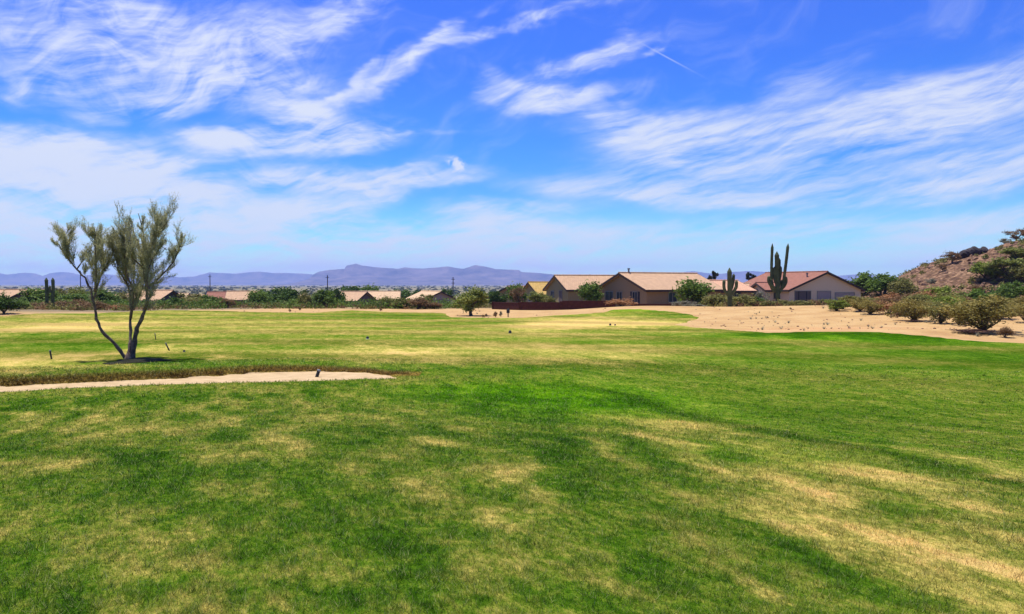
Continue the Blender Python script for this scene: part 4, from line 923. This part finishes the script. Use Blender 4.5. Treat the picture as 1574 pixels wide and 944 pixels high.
house('house', 'wide pink roofed wing behind the leftmost dark gable', -22, 158, 3, 8, 11.5, 1.6, 1.6, 'dark', 'pink', -1.4)
house('house', 'beige gabled house with red brown roof at the right of the tallest saguaro', 1269, 124, 109, 12.6, 14, 2.15, 2.45, 'beige', 'red', .05,
      [('g',4.0,-.2,2.7,2.15,'patio'),('g',.3,.0,2.3,1.9,'blind'),('g',-3.4,-.1,3.4,1.8,'blind')], [(1.6,2.0)])
house('house', 'low front wing with red roof between the two large saguaros', 1166, 128, 4, 7, 3.0, 2.0, .95, 'beige', 'red', .1, [('f',1.5,.8,1.0,1,'window')])
house('house', 'pale pink roofed house behind the smaller saguaro', 1096, 134, 3, 9, 5.6, 1.75, 1.2, 'peach', 'pink', .0, [('f',3,.8,1.2,1,'window')])
# distant houses on the plain
for i, (px, D, L, rf, wl, lab) in enumerate([(240,330,12,'tan','beige','far pale house right of the bare-stemmed tree'),(262,420,16,'tan','beige','far white house on the plain right of the bare-stemmed tree'),(600,520,14,'pink','beige','far pink house beyond the widest tan roof'),
     (640,600,22,'red','dark','far low reddish building under the mountains'),(432,640,18,'tan','beige','far pale building in front of the mountains left of centre'),(150,380,12,'pink','grey','far house behind the brown bushes at the left'),(590,700,20,'red','dark','far dark building left of the low reddish one')]):
    house('house', lab, px, D, 5, 8, L, 2.4, 1.6, wl, rf)

# ------------------------------------------------------------------ walls
def block_wall(label, pts, hh, th=.2):
    x0, y0 = pts[0]; z0 = Tz(x0, y0); root = empty('garden_wall', (x0, y0, z0)); tag(root, label, 'wall')
    b_ = MB(); c_ = MB(); p_ = MB()
    P_ = []
    for a, b in zip(pts, pts[1:]):
        n = max(1, int(math.hypot(b[0]-a[0], b[1]-a[1])/4))
        for k in range(n): P_.append((a[0]+(b[0]-a[0])*k/n, a[1]+(b[1]-a[1])*k/n))
    P_.append(pts[-1]); tops = [max(Tz(a[0],a[1]), Tz(b[0],b[1]))+hh-z0 for a, b in zip(P_, P_[1:])]
    for (a, b), tp in zip(zip(P_, P_[1:]), tops):
        d = Vector((b[0]-a[0], b[1]-a[1], 0)).normalized(); n = Vector((-d.y, d.x, 0))*th/2
        A_ = Vector((a[0]-x0, a[1]-y0, 0)) + d*.16; B_ = Vector((b[0]-x0, b[1]-y0, 0)) - d*.16
        zb = -.8
        b_.hexa([(v.x, v.y, zb) for v in (A_-n, B_-n, B_+n, A_+n)] + [(v.x, v.y, tp) for v in (A_-n, B_-n, B_+n, A_+n)])
        n2 = n*1.25
        c_.hexa([(v.x, v.y, tp+.003) for v in (A_-n2, B_-n2, B_+n2, A_+n2)] + [(v.x, v.y, tp+.07) for v in (A_-n2, B_-n2, B_+n2, A_+n2)])
    for i, p in enumerate(P_):
        tp = (tops[min(i, len(tops)-1)] + tops[max(i-1, 0)])/2 + .1; x, y = p[0]-x0, p[1]-y0; p_.box(x-.155, x+.155, y-.17, y+.17, -.8, tp)
    b_.build('panel', M['redwall'], root); c_.build('coping', M['redwall'], root); p_.build('pillar', M['redwall'], root)
def g(px, D): return ((px-787)/F*D, D)
block_wall('long dark red block wall in front of the middle house', [g(758,104), g(800,100), g(862,97.5), g(944,97)], .78)
block_wall('short low dark red wall under the long side of the largest house', [g(972,100), g(1030,99), g(1062,98)], .42)
block_wall('short grey red wall piece behind the bushes of the smaller saguaro', [g(1150,102), g(1176,101)], .7)

# ------------------------------------------------------------------ utility poles
def pole(px, D, top, lab, arms=1):
    x = (px-787)/F*D; z0 = Tz(x, D); h = EYE-z0+(HV-top)*D/F
    root = empty('utility_pole', (x, D, z0)); tag(root, lab, 'utility pole', 'thin dark utility poles on the plain')
    b_ = MB(); b_.tube([(0,0,-.5),(0,0,h)], [.22,.15], 8); b_.build('post', M['pole'], root)
    for k in range(arms):
        b_ = MB(); b_.box(-.6, .6, -.28, -.19, h-.9-k*1.3, h-.72-k*1.3); b_.build('crossarm', M['pole'], root)
pole(124, 330, 416, 'utility pole seen through the left branches of the bare-stemmed tree'); pole(323, 330, 422, 'utility pole above the small red roof'); pole(503.5, 300, 423, 'utility pole above the round light green bush'); pole(696.5, 300, 426, 'utility pole left of the lone yellow green tree', 2)

# ------------------------------------------------------------------ stakes and small course markers
def stake(px, py, top_px, top_py, r, lab, rope=False, grp='short dark stakes on the turf'):
    x, y = hit(px, py, T); D = y; z0 = Tz(x, y)
    h = (py-top_py)/F*D; dx = (top_px-px)/F*D
    root = empty('stake', (x, y, z0)); tag(root, lab, 'stake', grp)
    a = Vector((0,0,-.08)); b = Vector((dx, -.03, h)); d = (b-a).normalized()
    s = MB(); s.tube([a, a.lerp(b, .5), b - d*.05], [r, r, r], 10); s.build('post', M['stake'], root, True)
    s = MB(); s.tube([b-d*.049, b-d*.02, b], [r*1.15, r*1.15, r*.6], 10); s.build('cap', M['metal'], root, True)
stake(80,553,77.5,538,.032,'dark stake left of the bare-stemmed tree, leaning slightly left')
stake(240,523,238.5,512,.022,'faint thin stake behind the bare-stemmed tree on its right')
stake(262,540,255,527,.030,'dark stake right of the bare-stemmed tree, leaning strongly left')
stake(485.5,580,491,568,.055,'thick grey stake leaning right at the edge of the sand bunker', grp=None)
def marker(px, py, s, lab, white=False):
    x, y = hit(px, py, T); root = empty('tee_marker', (x, y, Tz(x, y)+.02)); tag(root, lab, 'marker', 'small dark markers on the fairway')
    b_ = MB(); n = 10; b_.tube([(0,0,-.03),(0,0,s*.5),(0,0,s*.85),(0,0,s)], [s*.42, s*.5, s*.38, s*.1], n); b_.build('body', M['stake'], root, True)
    b_ = MB(); b_.tube([(0,0,0),(0,0,.022)], [s*.62, s*.60], 14); b_.build('base', M['white'] if white else M['metal'], root, True)
marker(565,522,.16,'small dark marker with a pale base in the middle of the fairway', True); marker(784,513,.19,'small dark marker on the fairway below the dark post')
marker(283,542,.10,'tiny dark marker right of the strongly leaning stake'); marker(938,501,.16,'small dark marker at the orange dry grass, left one of the close pair'); marker(945.5,501,.12,'tiny marker at the orange dry grass, right one of the close pair')
def post_box():
    x, y = g(781, 78.5); z0 = Tz(x, y); root = empty('ball_washer', (x, y, z0)); tag(root, 'short dark ball washer post on the sand at the grass edge', 'post')
    b_ = MB(); b_.tube([(0,0,-.1),(0,0,.62)], .05, 10); b_.build('post', M['stake'], root)
    b_ = MB(); b_.tube([(0,0,.35),(0,0,.36),(0,0,.70),(0,0,.72)], [.10,.15,.15,.10], 12); b_.build('barrel', M['stake'], root)
    b_ = MB(); b_.tube([(0,0,.722),(0,0,.76)], .035, 8); b_.tube([(0,0,.761),(0,0,.80)], .07, 8); b_.build('handle', M['stake'], root)
post_box()

# ------------------------------------------------------------------ rocks
def rock_mesh(seed, sub=2):
    bm = bmesh.new(); bmesh.ops.create_icosphere(bm, subdivisions=sub, radius=.5); r2 = np.random.default_rng(seed)
    ds = [(Vector(r2.normal(size=3)).normalized(), r2.uniform(.28,.42)) for _ in range(9)]
    for v in bm.verts:
        for d, o in ds:
            q = v.co.dot(d)
            if q > o: v.co -= d*(q-o)*.9
        v.co *= 1 + r2.normal()*.03
    me = bpy.data.meshes.new('rock'); bm.to_mesh(me); bm.free(); return me
RM = [rock_mesh(i) for i in range(5)]
for m_ in RM: m_.materials.append(M['blackrock'])
for i, (px, py, s, lab) in enumerate([(1478,401,1.9,'black boulder at the left end of the crest outcrop'),(1484,396,2.2,'largest black boulder on the hill crest'),(1490,395,2.0,'black boulder right of the largest one on the crest'),
      (1496,393,2.1,'black boulder in the middle of the crest outcrop'),(1502,394,1.5,'small black boulder right of the outcrop middle'),(1511,391,1.6,'black boulder at the right end of the crest outcrop'),(1476,406,1.4,'lowest black boulder of the crest outcrop'),(1489,402,1.3,'small dark boulder just below the crest outcrop')]):
    D = 150; x = (px-787)/F*D; y = D
    o = bpy.data.objects.new('boulder', RM[i % 5]); COL.objects.link(o); o.location = (x, y, surf(x, y)+s*.28); o.scale = (s*1.1, s, s*.95); o.rotation_euler = (rnd.uniform(0,6), rnd.uniform(0,6), rnd.uniform(0,6))
    tag(o, lab, 'boulder', 'black boulders on the hill crest')
def scatter_rocks(name, label, pts, sizes, mat, cat):
    base = rock_mesh(99, 1); bv = np.array([tuple(v.co) for v in base.vertices]); bf = np.array([tuple(p.vertices) for p in base.polygons])
    V = []; Fs = []
    for i, ((x, y, z), s) in enumerate(zip(pts, sizes)):
        a = rnd.uniform(0, 6.28); c_, s_ = math.cos(a), math.sin(a)
        q = bv*np.array([s*rnd.uniform(.8,1.4), s, s*rnd.uniform(.55,.9)]); q = np.stack([q[:,0]*c_-q[:,1]*s_, q[:,0]*s_+q[:,1]*c_, q[:,2]], 1) + np.array([x, y, z+s*.12])
        V.append(q); Fs.append(bf+len(bv)*i)
    tag(link(name, np_mesh(name, np.concatenate(V), np.concatenate(Fs)), mat), label, cat, kind='stuff')
pts = []; sz = []
while len(pts) < 1500:
    x, y = rnd.uniform(62, 112), rnd.uniform(98, 175)
    if math.hypot(x-110, y-150) > 50: continue
    pts.append((x, y, surf(x, y))); sz.append(.25+.9*rnd.random()**3)
scatter_rocks('rocks', 'loose reddish brown rocks covering the hill slope', pts, sz, M['rock'], 'rocks')
pts = []; sz = []
while len(pts) < 480:
    D = rnd.uniform(50, 100); px = rnd.uniform(1030, 1640) if rnd.random() < .75 else rnd.uniform(200, 940)
    x, y = g(px, D)
    if float(s_fair(np.array([x]), np.array([y]))[0]) > -.4: continue
    pts.append((x, y, Tz(x, y)-.02)); sz.append(.05+.16*rnd.random()**3)
scatter_rocks('pebbles', 'small stones scattered over the bare sand', pts, sz, M['rock'], 'pebbles')

# ------------------------------------------------------------------ brush between the bushes (uncountable)
def brush(name, label, n, cond, sizes, mat):
    P_ = []
    while len(P_) < n:
        q = rng.uniform(0, 1, (4000, 2)); px = -150 + 1900*q[:,0]; D = 56 + 190*q[:,1]**1.3; x = (px-787)/F*D
        k = cond(px, D) & (fbm(x/5, D/6, 401, 3) > .40); k &= sdf(FAIR, x, D) < -1.0; k &= np.hypot(x-110, D-150) > 47
        P_ += list(zip(x[k], D[k]))
    P_ = np.array(P_[:n]); x, y = P_[:,0], P_[:,1]; z = T(x, y); s = rng.uniform(*sizes, n); m = 22
    Q = rng.normal(size=(n, m, 3)); Q /= np.linalg.norm(Q, axis=2)[...,None]; Q[...,2] = np.abs(Q[...,2]); Q *= rng.uniform(.4, 1, (n, m, 1))
    C = np.stack([x, y, z], 1)[:,None] + Q*np.stack([s*.8, s*.8, s*.75], 1)[:,None]; C = C.reshape(-1, 3); n2 = len(C); sz = .10+.05*np.repeat(s, m)[:,None]
    d1 = rng.normal(size=C.shape); d1[:,2] += .8; d1 /= np.linalg.norm(d1, axis=1)[:,None]; d2 = np.cross(d1, rng.normal(size=C.shape)); d2 /= np.linalg.norm(d2, axis=1)[:,None]
    V = np.stack([C-d1*sz, C+d2*sz*.5, C+d1*sz, C-d2*sz*.5], 1).reshape(-1, 3)
    sh = np.repeat(np.clip(np.repeat(rng.uniform(0, .6, n), m)+rng.uniform(0, .4, n2), 0, 1), 4)
    tag(link(name, np_mesh(name, V, np.arange(len(V)).reshape(-1, 4), {'shade': sh}), mat), label, 'brush', kind='stuff')
left_ = lambda p, D: (p < 245) & (D > 84) & (D < 190)
mid_ = lambda p, D: (p >= 245) & (p < 760) & (D > 104) & (D < 200)
right_ = lambda p, D: (p > 1085) & (D > 93) & (D < 118) | (p > 1290) & (D > 80) & (D < 150) | (p > 1370) & (D > 68) & (D < 90)
brush('dry_brush', 'dry brown brush and weeds filling the gaps between the desert bushes', 2600, lambda p, D: left_(p, D) | mid_(p, D) | right_(p, D), (.35, 1.0), LEAF['brown'])
brush('green_brush', 'low olive green brush filling the gaps between the desert bushes', 2400, lambda p, D: left_(p, D) | mid_(p, D) | right_(p, D), (.4, 1.3), LEAF['olive'])
brush('leafy_brush', 'dense green brush in front of the far houses', 1500, lambda p, D: (p < 740) & (D > 104) & (D < 150), (.9, 2.1), LEAF['green'])

def sand_weeds():
    P_ = []
    while len(P_) < 120:
        D = rnd.uniform(46, 100); px = rnd.uniform(1040, 1700) if rnd.random() < .7 else rnd.uniform(180, 940); x, y = g(px, D)
        if float(s_fair(np.array([x]), np.array([y]))[0]) > -.3 or float(fbm(np.array([x/5]), np.array([y/5]), 421, 3)[0]) < .47: continue
        P_.append((x, y, Tz(x, y)-.02))
    P_ = np.array(P_); n = len(P_); s = rng.uniform(.06, .30, n)**1.0; m = 16
    base = np.repeat(P_, m, 0); sz = np.repeat(s, m)[:,None]; th = rng.uniform(0, 6.28, n*m); up = rng.uniform(.3, 1, n*m)
    tip = base + np.stack([np.cos(th)*.7, np.sin(th)*.7, up], 1)*sz; side = np.stack([-np.sin(th), np.cos(th), 0*th], 1)*sz*.10
    V = np.stack([base-side, base+side, tip], 1).reshape(-1, 3)
    tag(link('dry_weeds', np_mesh('dry_weeds', V, np.arange(len(V)).reshape(-1, 3), {'shade': np.repeat(rng.uniform(0, 1, n*m), 3)}), LEAF['grey']), 'tiny dry weeds dotted over the bare sand', 'weeds', kind='stuff')
sand_weeds()
def hill_brush():
    P_ = []
    while len(P_) < 420:
        x, y = rnd.uniform(62, 112), rnd.uniform(98, 175)
        if 8 < math.hypot(x-110, y-150) < 50 and float(fbm(np.array([x/4]), np.array([y/4]), 411, 3)[0]) > .44: P_.append((x, y, surf(x, y)))
    P_ = np.array(P_); n = len(P_); s = rng.uniform(.35, 1.15, n); m = 30
    Q = rng.normal(size=(n, m, 3)); Q /= np.linalg.norm(Q, axis=2)[...,None]; Q[...,2] = np.abs(Q[...,2]); Q *= rng.uniform(.4, 1, (n, m, 1))
    C = (P_[:,None] + Q*np.stack([s*.8, s*.8, s*.8], 1)[:,None]).reshape(-1, 3); V, Fc = leaves(C, .24)
    tag(link('hill_brush', np_mesh('hill_brush', V, Fc, {'shade': np.repeat(np.repeat(rng.uniform(0, .9, n), m), 4)}), LEAF['olive']), 'small olive brush dotted over the rocky hill', 'brush', kind='stuff')
hill_brush()

# ------------------------------------------------------------------ far scrub on the plain (uncountable)
def far_scrub():
    n = 5200; u = rng.uniform(0, 1, n); d = 235*(6500/235)**u; a = rng.uniform(-R(38), R(38), n)
    x = d*np.sin(a); y = d*np.cos(a); k = fbm(x/160, y/260, 201, 3) > .44
    k &= ~((x/np.maximum(y,1) > .03) & (d < 260)); k &= np.hypot(x-110, y-150) > 120
    x, y, d = x[k], y[k], d[k]; n = len(x); z = T(x, y); w = rng.uniform(2.5, 6.5, n)*(1+d/2600); h = rng.uniform(1.3, 3.2, n)*(1+d/9000)
    m = 26; P_ = rng.normal(size=(n, m, 3)); P_ /= np.linalg.norm(P_, axis=2)[..., None]; P_[..., 2] = np.abs(P_[..., 2]); P_ *= rng.uniform(.6, 1, (n, m, 1))
    C = np.stack([x, y, z], 1)[:, None] + P_*np.stack([w/2, w/2, h], 1)[:, None]
    C = C.reshape(-1, 3); s = np.repeat(w*.30, m)[:, None]
    d1 = rng.normal(size=C.shape); d1 /= np.linalg.norm(d1, axis=1)[:, None]; d2 = np.cross(d1, rng.normal(size=C.shape)); d2 /= np.linalg.norm(d2, axis=1)[:, None]
    V = np.stack([C-d1*s*.6, C+d2*s*.5, C+d1*s*.6, C-d2*s*.5], 1).reshape(-1, 3)
    sh = np.repeat(np.clip(np.repeat(rng.uniform(0, .8, n), m)+rng.uniform(0, .2, n*m), 0, 1), 4)
    me = np_mesh('distant_scrub', V, np.arange(len(V)).reshape(-1, 4), {'shade': sh})
    tag(link('distant_scrub', me, leaf_mat('far_leaf', (.03,.045,.015), (.13,.13,.05), .2)), 'far off desert trees and scrub covering the plain below the mountains', 'scrub', kind='stuff')
far_scrub()
